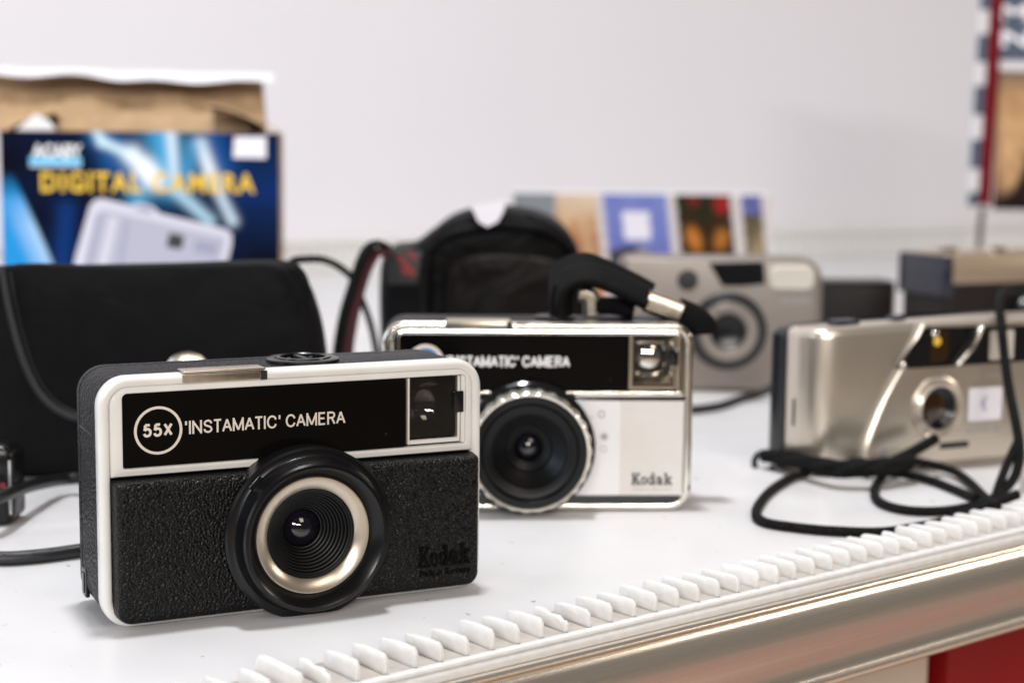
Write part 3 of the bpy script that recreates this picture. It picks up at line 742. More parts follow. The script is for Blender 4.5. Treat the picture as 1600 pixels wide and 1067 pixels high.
# window band
wp = [(30.2, 42.2), (42.4, 58.3), (112, 57.0), (112, 42.6), (60, 42.2)]
g = prism(wp, -3.45, -1.0); wb = g.build('window_band', M['black_gloss'], T, 20)
g = Geo(); g.xz([(rr(45.5, 54.5, 44, 57.0, .5, 3), -3.62), (rr(45.5, 54.5, 44, 57.0, .5, 3), -3.2)]); g.build('rangefinder_window', M['amber'], wb, 20)
g = Geo(); g.xz([(rr(75.5, 88, 43.8, 55.8, .8, 3), -3.65), (rr(75.5, 88, 43.8, 55.8, .8, 3), -3.2)]); g.build('flash_window', M['flash'], wb, 20)
g = Geo(); g.xz([(rr(96, 108, 43.8, 55.8, .8, 3), -3.65), (rr(96, 108, 43.8, 55.8, .8, 3), -3.2)]); g.build('viewfinder_window', M['glass'], wb, 20)
g = Geo()   # curved bright bar across the window band
g.tube([(58.5, -3.5, 42.8), (61.5, -4.0, 46), (65, -4.3, 50), (68, -4.2, 54), (71, -3.6, 57.4)], lambda t: 2.3 - .9 * abs(t - .5), seg=12, flat=.6, side=(0, 1, 0)); g.build('chrome_bar', M['chrome'], wb, 60)
g = Geo(); g.lathe([(1.6, -3.0), (1.5, -3.9), (.9, -4.4), (0, -4.5)], (32.3, 0, 43.6), seg=20); g.lathe([(1.6, -3.0), (1.5, -3.9), (.9, -4.4), (0, -4.5)], (47.5, 0, 55.6), seg=20); g.build('indicator_lamp', M['chrome'], wb, 60)
g = Geo(); g.lathe([(2.0, -3.3), (1.9, -3.9), (0, -4.1)], (48.6, 0, 52.6), seg=20); g.build('yellow_lamp', M['yellow_ink'], wb, 60)
# lens
C2 = (50.2, 0, 25.6)
g = Geo(); g.ringlathe([(13.4, -3.0), (13.0, -3.9), (12.2, -4.3), (11.2, -3.9), (10.6, -4.5), (9.6, -5.4), (8.9, -5.2), (8.6, -4.0), (8.6, -1.6), (13.4, -1.6)], C2, seg=64); lr = g.build('lens_ring', M['silver'], T, 30)
g = Geo(); g.lathe([(8.7, -4.1), (7.4, -3.0), (6.0, -2.4), (5.4, -1.9), (0, -1.8)], C2, seg=48); g.build('lens_baffle', M['black'], lr, 25)
g = Geo(); g.lathe([(5.4 * k / 6, -2.9 + 1.0 * (k / 6) ** 2) for k in range(6, -1, -1)], C2, seg=32); g.build('lens_glass', M['amber'], lr, 80)
g = Geo(); g.xz([(rr(52.2, 67.0, 8.4, 11.0, .5, 3), -3.42), (rr(52.2, 67.0, 8.4, 11.0, .5, 3), -2.5)]); g.build('cover_slot', M['black_matt'], T, 20)
g = Geo(); g.xz([(rr(66.2, 83.2, 19.0, 32.6, 1.0, 3), -3.55), (rr(66.2, 83.2, 19.0, 32.6, 1.0, 3), -3.25)]); st = g.build('price_sticker', M['sticker'], T, 20)
lettering('price_lettering', '€', 72.2, 75.6, 23.0, 29.0, -3.58, M['lilac_dark'], st, 0)
lettering('model_lettering', 'AUTO 35', 65, 83, 14.0, 16.2, -3.34, M['grey_ink'], T, .01)
lettering('model_lettering', 'ZOOM', 72, 83, 36.4, 38.6, -3.34, M['grey_ink'], T, .0)
g = Geo()
g.box(9, 20, 9, 16, 58.6, 60.9, bev=.5); g.box(36, 42, 8, 14, 60.2, 61.6, bev=.4); g.build('top_button', M['slate_blue'], T, 30)
g = Geo(); g.lathe([(2.2, -3.2), (2.0, -3.7), (0, -3.8)], (24.5, 0, 8.5), seg=20); g.build('self_timer_lamp', M['silver_grey'], T, 40)

# neck cord of the silver camera
r_ = 1.75
neck = thing('neck_cord', 'black braided neck cord lying in loops in front of the champagne silver camera', 'cord', on(1400, 780), 0)
def CP(lst, z=r_): return [local(neck, on(x, y, (z if not isinstance(z, (list, tuple)) else z[i]) * MM)) for i, (x, y) in enumerate(lst)]
def strand(lst, z=r_, rad=r_):
    g = Geo(); g.tube(CP(lst, z), rad, seg=10, sub=8); return g.build('strand', M['cord'], neck, 60)
strand([(1262, 738), (1232, 748), (1198, 772), (1181, 800), (1194, 815), (1238, 823), (1300, 829), (1376, 831), (1432, 823), (1475, 814), (1512, 801), (1545, 790)], [3, 2, r_, r_, r_, r_, r_, r_, r_, r_, 3, 4.2])
strand([(1402, 724), (1378, 745), (1366, 768), (1378, 786), (1418, 797), (1470, 798), (1518, 791), (1560, 783), (1590, 772)], [5, 3, r_, r_, r_, r_, 2.6, 4, 6])
strand([(1330, 722), (1400, 719), (1448, 724), (1490, 736), (1516, 754), (1538, 776), (1558, 790)], [6, 5.5, 4, 3, 2.5, 3, 5.6])
strand([(1350, 736), (1400, 739), (1450, 749), (1490, 764), (1524, 779)], [3, 3, 2, r_, r_])
g = Geo()
vp = [at(1536, 790, .592), at(1560, 772, .597), at(1585, 745, .606), at(1593, 705, .612), at(1587, 660, .622), at(1577, 610, .634), at(1570, 560, .645), at(1565, 510, .652), at(1562, 470, .668), at(1580, 452, .70), at(1640, 470, .72)]
g.tube([local(neck, p) for p in vp], 1.9, seg=10, sub=8); g.build('strand', M['cord'], neck, 60)
g = Geo(); g.tube([local(neck, p) for p in [at(1552, 786, .594), at(1562, 755, .600), at(1575, 722, .608), at(1590, 690, .614)]], 1.7, seg=10, sub=6); g.build('strand', M['cord'], neck, 60)
for k in range(5):                        # gathered strands
    a_ = k * 1.2566
    g = Geo(); g.tube([local(neck, at(x, y + 7.5 * w_ * sin(a_ + x * .028), d + .0026 * w_ * cos(a_ + x * .028))) for x, y, d, w_ in [(1192, 712, .650, .5), (1216, 714, .643, .8), (1240, 718, .634, 1), (1268, 725, .623, 1), (1298, 731, .613, 1.1), (1330, 733, .611, 1), (1362, 731, .611, 1), (1394, 727, .616, .9), (1424, 722, .622, .8)]], r_, seg=10, sub=6)
    g.build('strand', M['cord'], neck, 60)
g = Geo(); g.tube([local(neck, at(*p)) for p in [(1390, 724, .620), (1425, 706, .628), (1462, 685, .636)]], 2.1, seg=10, sub=5); g.build('strand', M['cord'], neck, 60)
g = Geo(); g.tube([local(neck, at(*p)) for p in [(1206, 708, .652), (1188, 708, .651), (1179, 719, .650), (1182, 734, .650), (1196, 739, .648), (1208, 730, .646)]], 1.3, seg=10, closed=False, sub=6); g.build('end_loop', M['black'], neck, 60)

# ------------------------------------------------------------------ dull silver compact camera (behind the chrome one)
T = thing('compact_camera', 'dull silver compact camera with a big round lens, behind the chrome framed one', 'camera', at(965, 600, .86) * 1, radians(-2))
T.location.z = .0002
def q(px, py):                            # photo position on the front face -> x z in T
    l = local(T, at(px, py, .86)); return (l[0], l[2])
x0 = 0; x1 = q(1283, 500)[0]; zt = q(1130, 402)[1]
g = Geo()
def Dn(i, ty=0): return rr(x0 + i, x1 - i, .0 + i, zt - i, (5 - min(i, 4), 9 - min(i, 4), 12 - min(i, 6), 6 - min(i, 4)), 8)
g.xz([(Dn(4), -1.6), (Dn(1.6), -.9), (Dn(.5), .6), (Dn(0), 3.5), (Dn(0), 26), (Dn(2), 30), (Dn(6), 32)]); g.build('body', M['silver_dull'], T, 40)
lc = q(1136, 516)
g = Geo(); g.ringlathe([(20.0, 0), (19.6, -2.6), (18.2, -3.6), (16.6, -2.4), (15.8, -3.2)], (lc[0], 0, lc[1]), seg=64); g.lathe([(15.9, -2.4), (15.4, -5.6), (14.6, -6.2), (10.4, -6.0), (9.4, -4.8), (9.2, -2.6), (0, -2.5)], (lc[0], 0, lc[1]), seg=64)
ls = g.build('lens_barrel', M['silver_dull'], T, 30)
g = Geo(); g.ringlathe([(21.0, .2), (20.8, -2.2), (19.0, -3.9), (16.2, -3.6), (15.95, -2.0), (15.95, .2)], (lc[0], 0, lc[1]), seg=64); g.build('dark_ring', M['binding'], ls, 30)
g = Geo(); g.lathe([(9.3, -4.9), (8.4, -5.0), (6.0, -3.6), (0, -3.9)], (lc[0], 0, lc[1]), seg=48); g.build('lens_glass', M['black'], ls, 40)
wc = q(1074, 437); g = Geo(); g.lathe([(5.6, 0), (5.5, -2.3), (4.8, -2.6), (0, -2.4)], (wc[0], 0, wc[1]), seg=40); g.build('round_window', M['black_matt'], T, 40)
wp = [q(*p) for p in ((1107, 410), (1192, 408), (1194, 442), (1160, 446), (1128, 446))]
g = prism(wp, -2.2, 1.0); g.build('viewfinder_window', M['black_gloss'], T, 20)
fa, fb = q(1199, 452), q(1272, 414)
g = Geo(); g.xz([(rr(fa[0] + 1, fb[0] - 1, fa[1] + 1, fb[1] - 1, 4, 5), -2.6), (rr(fa[0], fb[0], fa[1], fb[1], 5, 5), -1.4), (rr(fa[0], fb[0], fa[1], fb[1], 5, 5), 1)]); g.build('flash_window', M['flash'], T, 40)
ga, gb = q(1216, 484), q(1264, 462)
lettering('model_lettering', 'ZOOM', ga[0], gb[0], gb[1] - 4, gb[1] - 1, -1.7, M['grey_ink'], T, 0)
g = Geo(); g.tube([local(T, p) for p in [on(1040, 640, .002), on(1083, 640, .002), on(1125, 634, .002), on(1160, 622, .002), on(1195, 612, .004), on(1230, 590, .012)]], 2.2, seg=10); g.build('wrist_cord', M['binding'], T, 60)

# ------------------------------------------------------------------ small black box and the rear camera (right)
p = at(1286, 490, 1.06); T = thing('small_box', 'small plain black box between the two blurred cameras at the back', 'box', (p.x, p.y, .0002), radians(4))
zt = at(1340, 440, 1.06).z * 1000; wd = (at(1398, 490, 1.06).x - p.x) * 1000
g = Geo(); g.box(0, wd, 0, 30, 0, zt - 2, bev=1.2); g.build('case', M['brown_black'], T, 30)
g = Geo(); g.box(-.4, wd + .4, -.4, 30.4, zt - 1.9, zt, bev=.5); g.build('lid', M['black'], T, 30)
g = Geo(); g.box(wd + .1, wd + 1.4, 1, 29, 1, zt - 2.2, bev=.3); g.build('side_strip', M['tan_metal'], T, 30)

p = at(1478, 490, .98); T = thing('compact_camera', 'old camera with a tan metal top plate over a dark body, far right', 'camera', (p.x, p.y, .0002), radians(24))
zt = at(1478, 400, .98).z * 1000; zm = at(1478, 444, .98).z * 1000
def Ro(i): return rr(i, 128 - i, i, 46 - i, max(6 - i, .5), 6)
g = Geo(); g.xy([(Ro(1), 0), (Ro(0), 1.5), (Ro(0), zm - .2)]); g.build('body', M['brown_black'], T, 40)
g = Geo(); g.xy([(Ro(-.3), zm - .1), (Ro(-.4), zm + 1), (Ro(-.2), zt - 2), (Ro(.8), zt - .6), (Ro(2.6), zt)]); g.build('top_plate', M['tan_metal'], T, 40)
def end_loop(i): return rr(-.9 + i, 4 - i, -.2 + i, 46.2 - i, max(5 - i, .4), 6)
g = Geo(); g.xy([(end_loop(.4), zm - 8), (end_loop(0), zm - 7), (end_loop(0), zt - 3), (end_loop(1.2), zt - .4)]); g.build('end_cap', M['slate_blue'], T, 40)
g = Geo(); g.lathe([(7, zt), (7, zt + 3.4), (6.2, zt + 4), (0, zt + 4)], (14, 20, 0), 'z', 40); g.build('wind_knob', M['chrome'], T, 30)
g = Geo(); g.lathe([(9, zt), (9, zt + 2.4), (8.4, zt + 3), (0, zt + 3)], (52, 22, 0), 'z', 40); g.build('dial', M['chrome'], T, 30)
g = Geo(); g.lathe([(20, 1), (20, -9), (18, -12), (11, -12), (9, -8), (0, -8)], (64, 0, zm * .5), seg=48); g.build('lens_barrel', M['black'], T, 30)

# ------------------------------------------------------------------ black pouch (left)
PY = .612
T = thing('camera_pouch', 'black fabric camera pouch with a rounded front flap, behind the 55X camera', 'pouch', (at(250, 600, PY).x, PY, .0002), 0)
def q(px, py, y=PY): l = local(T, at(px, py, y)); return (l[0], l[2])
bo = [q(-150, 765), q(-170, 600), q(-150, 470), q(-60, 424), q(60, 420), q(250, 416), q(430, 412), q(468, 440), q(492, 500), q(505, 580), q(512, 680), q(512, 764)]
bo[0] = (bo[0][0], 0); bo[-1] = (bo[-1][0], 0)
def shr(o, k):
    cx = sum(p[0] for p in o) / len(o); cz = sum(p[1] for p in o) / len(o); return [(cx + (x - cx) * k, cz + (z - cz) * k) for x, z in o]
ob = smooth_outline(bo, 6); ob = [(x, max(0.0, z)) for x, z in ob]
g = Geo(); g.xz([(shr(ob, .93), 0), (shr(ob, .975), 1.5), (ob, 5), (shr(ob, .985), 26), (shr(ob, .95), 38), (shr(ob, .86), 44)]); g.build('body', M['fabric'], T, 50)
fl = [q(4, 416), q(14, 470), q(26, 520), q(42, 570), q(66, 615), q(98, 642), q(140, 654), q(250, 660), q(380, 656), q(440, 644), q(476, 604), q(488, 540), q(476, 480), q(456, 438), q(430, 413), q(330, 413), q(180, 415)]
fo = smooth_outline(fl, 5)
g = Geo(); g.xz([(shr(fo, .965), -4.0), (shr(fo, .985), -3.4), (fo, -2.0), (fo, 2.0)]); flap = g.build('flap', M['fabric'], T, 50)
g = Geo(); g.tube([(x, -2.6, z) for x, z in shr(fl, .985)[:10]], 1.9, seg=10, sub=6); g.build('binding', M['binding'], flap, 60)
g = Geo(); g.tube([(x, -4.1, z) for x, z in shr(fl, .93)[:10]], .35, seg=6, sub=6); g.build('stitching', M['binding'], flap, 60)
c = q(292, 588, PY - .006)
g = Geo(); g.lathe([(9.2, -3.6), (9.0, -4.6), (7.6, -5.4), (3, -5.8), (0, -5.9)], (c[0], 0, c[1]), seg=40); g.build('snap_button', M['steel'], flap, 40)
c = q(455, 430)
g = Geo(); g.tube([(c[0] - 6, 12, c[1] + 1), (c[0] + 1, 8, c[1]), (c[0] + 4, 6, c[1] - 6), (c[0] + 3, 6, c[1] - 14)], 3.2, seg=10, flat=.5); g.build('strap_tab', M['fabric'], T, 60)

# thing at the left edge: small black camera end with a red mark
p = at(-60, 830, .535)
T = thing('black_camera', 'dark rounded device with a small red mark, cut by the left edge of the photo', 'camera', (p.x, p.y, .0002), radians(3))
xr = (at(21, 760, .535).x - p.x) * 1000; zt = at(10, 697, .535).z * 1000
def Q(i): return rr(-60 + i, xr - i, i, zt - i, (2, max(4 - i, .5), max(5 - i, .5), 5), 6)
g = Geo(); g.xz([(Q(1.6), -.8), (Q(.5), 0), (Q(0), 1.4), (Q(0), 14), (Q(1), 16)]); g.build('body', M['black'], T, 40)
g = Geo(); g.xz([(rr(xr - 1.6, xr - .8, 4, zt - 5, .3, 3), -.95), (rr(xr - 1.6, xr - .8, 4, zt - 5, .3, 3), 0)]); g.build('edge_trim', M['silver_grey'], T, 30)
pm = local(T, at(5, 758, .535)); g = Geo(); g.xz([(rr(pm[0] - .9, pm[0] + .9, pm[2] - .9, pm[2] + .9, .4, 3), -1.0), (rr(pm[0] - .9, pm[0] + .9, pm[2] - .9, pm[2] + .9, .4, 3), -.6)]); g.build('red_mark', M['red_print'], T, 30)

# ------------------------------------------------------------------ black camera bag (centre back)
BY = .80
T = thing('camera_bag', 'domed black camera bag with a red lined strap and a small white tag on top', 'bag', (at(740, 600, BY).x, BY, .0002), 0)
def q(px, py, y=BY): l = local(T, at(px, py, y)); return (l[0], l[2])
zb = 0
ol = [q(594, 700), q(592, 560), q(590, 450), q(600, 396), q(640, 386), q(668, 366), q(706, 340), q(766, 326), q(838, 334), q(884, 358), q(908, 400), q(926, 470), q(932, 580), q(930, 700)]
ol = [(x, max(z, 0)) for x, z in ol]; ol[0] = (ol[0][0], 0); ol[-1] = (ol[-1][0], 0)
oo = [(x, max(z, 0)) for x, z in smooth_outline(ol, 6)]
g = Geo(); g.xz([(shr(oo, .90), 0), (shr(oo, .96), 3), (oo, 12), (oo, 62), (shr(oo, .96), 74), (shr(oo, .85), 80)]); g.build('body', M['bag_black'], T, 50)
pk = [q(694, 690), q(692, 560), q(694, 450), q(706, 408), q(760, 392), q(850, 396), q(892, 414), q(902, 470), q(906, 560), q(904, 690)]
pk = [(x, max(z, .5)) for x, z in pk]
po = [(x, max(z, .5)) for x, z in smooth_outline(pk, 6)]
g = Geo(); g.xz([(shr(po, .86), -11), (shr(po, .92), -10.2), (shr(po, .97), -7.5), (po, -3), (po, 4)]); g.build('front_pocket', M['bag_front'], T, 50)
g = Geo(); g.tube([(x, -1.5, z) for x, z in [q(664, 420), q(676, 384), q(716, 362), q(780, 352), q(846, 358), q(884, 378), q(900, 402)]], 2.6, seg=10); g.build('zip_piping', M['bag_black'], T, 60)
g = Geo(); g.tube([(x, -3.0, z) for x, z in [q(668, 400), q(664, 470), q(668, 560), q(668, 660)]], 3.4, seg=10); g.build('seam_piping', M['bag_black'], T, 60)
a_ = q(606, 444); b_ = q(662, 392)
g = Geo(); g.box(a_[0], b_[0], -2.2, 1.5, a_[1], b_[1], bev=1.0); lab = g.build('logo_patch', M['black_matt'], T, 30)
for (pa, pb, w_) in (((622, 400), (648, 430), 1.3), ((638, 394), (650, 406), 1.2), ((628, 420), (640, 428), 1.0)):
    s0, s1 = q(*pa), q(*pb)
    g = Geo(); g.tube([(s0[0], -2.3, s0[1]), (s1[0], -2.3, s1[1])], w_, seg=8, flat=.25, side=(1, 0, 1), sub=3); g.build('logo', M['red_print'], lab, 60)
tg = [q(736, 322), q(790, 312), q(788, 328), q(778, 346), q(762, 354), q(748, 346)]
g = prism(tg, -.8, 0.6); o = g.build('paper_tag', M['sticker'], T, 20); o.location = (0, -4 * MM, 0)
# the strap: a broad red lined band falling on the left and a thin end to the pouch
g = Geo(); g.tube([local(T, at(x, y, d)) for x, y, d in [(606, 398, .79), (588, 392, .775), (572, 410, .765), (558, 450, .76), (546, 500, .755), (538, 560, .752), (536, 640, .75), (540, 690, .745)]], 4.2, seg=12, flat=.3, side=(1, .35, 0)); bd = g.build('strap', M['red_fabric'], T, 60)
g = Geo(); g.tube([local(T, at(x, y, d)) for x, y, d in [(604, 386, .785), (586, 380, .771), (569, 398, .760), (552, 445, .754), (536, 500, .749), (526, 570, .746), (524, 650, .744)]], 2.6, seg=10, flat=.6, side=(1, .35, 0)); g.build('strap_edge', M['fabric'], bd, 60)
g = Geo(); g.tube([local(T, at(x, y, d)) for x, y, d in [(452, 418, .72), (458, 408, .72), (480, 405, .725), (505, 406, .735), (530, 417, .75), (552, 437, .765), (566, 470, .77), (580, 510, .775), (590, 560, .78)]], 1.7, seg=10); g.build('thin_strap', M['fabric'], bd, 60)

# ------------------------------------------------------------------ picture box (behind the bag)
XY = 1.28
p = at(800, 400, XY)
T = thing('picture_box', 'low box printed with a row of small colour pictures, half hidden behind the black bag', 'box', (p.x, p.y, .0002), radians(0))
wd = (at(1203, 400, XY).x - p.x) * 1000; zt = at(1000, 302, XY).z * 1000
g = Geo(); g.box(0, wd, .6, 40, 0, zt, bev=.5); g.build('carton', M['white_card'], T, 30)
def hashn(u, v, s): return .5 + .5 * sin(u * 37.7 * s + sin(v * 29.3 * s) * 2.1 + s) * cos(v * 31.1 * s + sin(u * 23.0 * s) * 1.7)
def fbm(x, y, s):
    t = 0; a = .5
    for k in range(5):
        t += a * sin(x * s + 1.7 * k + 2.1 * sin(y * s * .8 + k)) * cos(y * s * 1.1 - .9 * k + 1.6 * sin(x * s * .7 + 2 * k)); s *= 1.9; a *= .62
    return max(0, min(1, .5 + .8 * t))
def strip_pic(u, v):
    x = u * 403 + (v - .5) * 22 * (1 if u > .3 else 0)      # slanted dividers
    white = (.62, .57, .56); n = fbm(x * .05, v * 3, 1.3)
    if x < 66: return mixc((.16, .19, .22), (.24, .26, .28), v * .6 + n * .5)
    if x < 138:
        c = mixc((.62, .44, .26), (.34, .09, .03), n * 1.5 * (1.25 - v)); c = mixc(c, (.10, .03, .015), max(0, .5 - abs(v - .42) * 2) * n)
        return mixc(c, (.70, .60, .48), max(0, v - .75) * 3)
    if x < 150: return white
    if x < 250:
        if 178 < x < 220 and .60 < v < .86: return mixc((.78, .76, .84), (.6, .6, .72), n * .3)
        hz = .44 + .10 * sin((x - 140) * .035) + .05 * n
        if v > hz: return mixc((.09, .11, .36), (.20, .24, .55), v * .7 + n * .4)
        if abs(x - 188 - (v - .1) * 46) < 7 + 8 * (1 - v): return mixc((.34, .29, .28), (.22, .19, .19), n)
        return mixc((.018, .018, .022), (.11, .10, .105), n)
    if x < 264: return white
    if x < 350:
        c = mixc((.075, .018, .010), (.02, .022, .010), v * .8 + n * .4)
        for cx, sg in ((288, 1), (330, -1)):
            d = ((x - cx + sg * (v - .6) * 40) / 15) ** 2 + ((v - .62) / .13) ** 2; c = mixc((.55, .20, .035), c, d * .8 + n * .3)
        d = ((x - 335) / 16) ** 2 + ((v - .92) / .12) ** 2; c = mixc((.34, .02, .02), c, d)
        d = ((x - 292) / 12) ** 2 + ((v - .96) / .08) ** 2; c = mixc((.20, .02, .02), c, d)
        d = ((x - 306) / 26) ** 2 + ((v - .2) / .2) ** 2; return mixc((.22, .075, .025), c, d + n * .5)
    if x < 366: return white
    if x < 398:
        if v > .82: return mixc((.08, .09, .28), (.2, .2, .4), n)
        return mixc((.05, .04, .025), (.5, .38, .22), n * n * 1.6 * (1.1 - v))
    return white
picture('printed_front', .6, wd - .6, .8, zt - .8, 0.0, 150, 50, lambda u, v: tuple(c * .85 for c in strip_pic(u, v)), T)

# ------------------------------------------------------------------ open carton DIGITAL CAMERA (left back)
DY = .98
p = at(4, 400, DY)
T = thing('camera_carton', 'open cardboard carton with a blue front reading DIGITAL CAMERA in yellow', 'box', (p.x, p.y, .0002), radians(6.2))
def q(px, py, y=None):
    if y: l = local(T, at(px, py, y)); return (l[0], l[2])
    a = T.rotation_euler[2]; n = Vector((-sin(a), cos(a), 0)); r = ray(px, py)
    l = local(T, CAM + r * ((T.location - CAM).dot(n) / r.dot(n))); return (l[0], l[2])
xw = q(437, 300)[0]; zt = q(220, 206)[1]; dp = 70
g = Geo()
g.box(0, xw, .5, 2, 0, zt); g.box(0, xw, dp - 1.5, dp, 0, zt + .1); g.box(-.02, 1.5, 2.01, dp - 1.51, 0, zt - .3); g.box(xw - 1.5, xw + .02, 2.01, dp - 1.51, 0, zt - .3); g.box(1.51, xw - 1.51, 2.02, dp - 1.52, .1, 1.5)
g.build('carton', M['cardboard'], T, 0)
def carton_pic(u, v):
    # u 0..1 across, v 0..1 over the upper 70 percent that the picture fills
    X = u * 437; Y = 206 + (1 - v) * 350              # in photo-sized units
    c = mixc((.002, .002, .008), (.002, .007, .030), hashn(u, v, .35))
    c = mixc(c, (.003, .020, .085), max(0, (X - 150) / 280) * max(0, 1 - abs(Y - 280) / 130) * 1.1)
    def beam(a, b, w, col, k=1.0):
        nonlocal c
        d, t = seg_d(X, Y, a, b); c = mixc(c, col, k * exp(-(d / w) ** 2))
    beam((150, 215), (200, 240), 18, (.012, .10, .30), .9)
    beam((170, 250), (215, 280), 20, (.008, .08, .26), .9)
    beam((250, 200), (262, 285), 26, (.05, .32, .58), 1)
    beam((215, 300), (205, 350), 18, (.10, .36, .58), .8)
    beam((330, 215), (345, 260), 24, (.010, .08, .28), .8)
    beam((265, 200), (272, 280), 9, (.62, .74, .84), .95)
    beam((144, 196), (158, 222), 7, (.55, .74, .85), .95); beam((158, 222), (205, 243), 8, (.58, .76, .86), .95); beam((205, 243), (235, 275), 15, (.75, .84, .90), 1)
    beam((225, 262), (240, 282), 15, (.85, .90, .94), .9)
    beam((312, 225), (332, 280), 11, (.74, .82, .88), .95); beam((332, 280), (362, 345), 9, (.55, .68, .80), .9)
    beam((270, 295), (325, 345), 10, (.40, .60, .74), .9)
    beam((300, 230), (290, 270), 16, (.06, .30, .55), .7)
    # light fan, lower left
    e = X - (22 + (Y - 275) * .42)
    if Y > 270 and e < 0: c = mixc(c, mixc((.02, .26, .62), (.40, .60, .80), max(0, 1 + e / 46) * max(0, min(1, (Y - 300) / 60))), min(1, -e / 6) * min(1, (Y - 270) / 45))
    beam((100, 330), (92, 420), 16, (.004, .035, .17), .8)
    beam((380, 300), (437, 300), 22, (.004, .022, .12), .8)
    return c
zb = q(220, 556)[1]
picture('printed_front', .2, xw - .2, max(zb, 1), zt - .2, .3, 190, 150, carton_pic, T)
g = Geo(); g.box(.1, xw - .1, .32, .49, .1, max(zb, 1) - .05); g.build('lower_front', M['plate'], T, 0)
# printed words and picture of a camera (flat print)
a_ = q(64, 303); b_ = q(398, 271); lettering('title_lettering', 'DIGITAL CAMERA', a_[0], b_[0], a_[1] + 1.0, b_[1], .2, M['yellow_ink'], T, .03, track=1.18)
a_ = q(50, 247); b_ = q(128, 226); lettering('brand_lettering', 'ACABY', a_[0], b_[0], a_[1], b_[1], .2, M['white_card'], T, .05)
a_ = q(46, 258); b_ = q(127, 246); g = Geo(); g.box(a_[0], b_[0], .17, .27, a_[1], b_[1]); g.build('brand_bar', M['cyan_ink'], T, 0)
a_ = q(46, 261); b_ = q(127, 258); g = Geo(); g.box(a_[0], b_[0], .17, .27, a_[1], b_[1] - .05); g.build('brand_underline', M['lilac_light'], T, 0)
def sheet(name, pts, y, m, parent):
    return prism([q(*p) for p in pts], y, y + .08).build(name, m, parent, 0)
pc = sheet('camera_print', [(118, 400), (126, 372), (140, 322), (148, 312), (160, 310), (205, 322), (215, 318), (238, 322), (250, 334), (352, 358), (362, 366), (362, 382), (350, 430), (338, 470), (104, 470)], .20, M['lilac_light'], T)
sheet('print_face', [(134, 400), (152, 334), (160, 328), (345, 368), (352, 376), (340, 420), (328, 465), (116, 465)], .12, M['lilac'], pc)
sheet('print_grip', [(150, 430), (172, 338), (184, 341), (164, 430)], .04, M['lilac_light'], pc)
sheet('print_window', [(264, 364), (288, 368), (284, 390), (260, 386)], .04, M['black_ink'], pc)
sheet('print_window', [(306, 374), (342, 381), (337, 400), (302, 393)], .04, M['lilac_dark'], pc)
sheet('print_line', [(196, 345), (202, 346), (188, 432), (182, 432)], .04, M['lilac_dark'], pc)
sheet('print_line', [(150, 336), (158, 334), (140, 420), (134, 420)], .04, M['lilac_dark'], pc)
sheet('print_dial', [(214, 322), (240, 326), (236, 334), (212, 329)], .10, M['lilac_dark'], pc)
sheet('print_line', [(205, 334), (345, 366), (344, 370), (204, 338)], .04, M['lilac_light'], pc)
sheet('price_sticker', [(364, 247), (366, 214), (416, 214), (416, 248)], .14, M['sticker'], T)
# lid: brown inside standing up at the back, white tuck flap curling forward, torn side flaps
def flapmesh(name, rows, m, th=1.2, parent=T):
    """rows of points (x y z); a sheet with thickness"""
    g = Geo(); R = len(rows); n = len(rows[0])
    A_ = [p for r in rows for p in r]; B_ = [(p[0], p[1] + th, p[2] + th * .3) for p in A_]
    f = []
    for i in range(R - 1):
        for j in range(n - 1):
            k = i * n + j; f.append((k, k + 1, k + n + 1, k + n)); f.append(tuple(x + R * n for x in (k, k + n, k + n + 1, k + 1)))
    edge = [j for j in range(n)] + [i * n + n - 1 for i in range(1, R)] + [(R - 1) * n + j for j in range(n - 2, -1, -1)] + [i * n for i in range(R - 2, 0, -1)]
    for i in range(len(edge)):
        a, b = edge[i], edge[(i + 1) % len(edge)]; f.append((a, b, b + R * n, a + R * n))
    g.add(A_ + B_, f); return g.build(name, m, parent, 40)
n = 24
zl = q(200, 118, DY + .1)[1]
rows = []
for j in range(7):
    t = j / 6; row = []
    for i in range(n + 1):
        u = i / n; x = -30 + (xw + 20 - 4 * t) * u
        row.append((x, dp + 26 * t + 3 * sin(u * 5), zt + (zl - zt) * t + (1.2 * sin(u * 9) if j == 6 else 0)))
    rows.append(row)
flapmesh('lid', rows, M['cardboard'])
rows = []
for j in range(6):
    t = j / 5; row = []
    for i in range(n + 1):
        u = i / n; x = -34 + (xw + 28) * u
        wv = .8 * sin(u * 11) + 1.4 * exp(-((u - .5) / .09) ** 2)
        row.append((x, dp + 26 - 34 * t + 3 * sin(u * 5) , zl + 3.4 * sin(t * pi * .5) + 3 - 2.2 * u + .7 * sin(u * 23) * t - t * t * (7.0 + 1.6 * wv + 2.4 * u)))
    rows.append(row)
flapmesh('tuck_flap', rows, M['white_card'], th=.8)
for lay, (hh, yy, tl) in enumerate(((.62, 58, 16), (.34, 40, 12))):   # torn inner layers
    rows = []
    for j in range(5):
        t = j / 4
        rows.append([(-14 + (xw + 2 - lay * 8) * k / 40, yy + tl * t + 2.5 * sin(k * .4 + lay), zt - 1 + (zl - zt) * hh * t * (1 + .10 * sin(k * .55 + lay * 2) + .06 * sin(k * 1.9))) for k in range(41)])
    flapmesh('inner_flap', rows, M['cardboard'], th=.9)
rows = []
for j in range(5):
    t = j / 4
    rows.append([(xw - 1 - t * 44 + 2 * sin(s * 3), 6 + 58 * s, zt - .5 + 17 * sin(t * 1.5) - 3 * s * t + (1.5 * sin(s * 9) * t)) for s in [k / 8 for k in range(9)]])
flapmesh('side_flap', rows, M['cardboard'])
rows = []
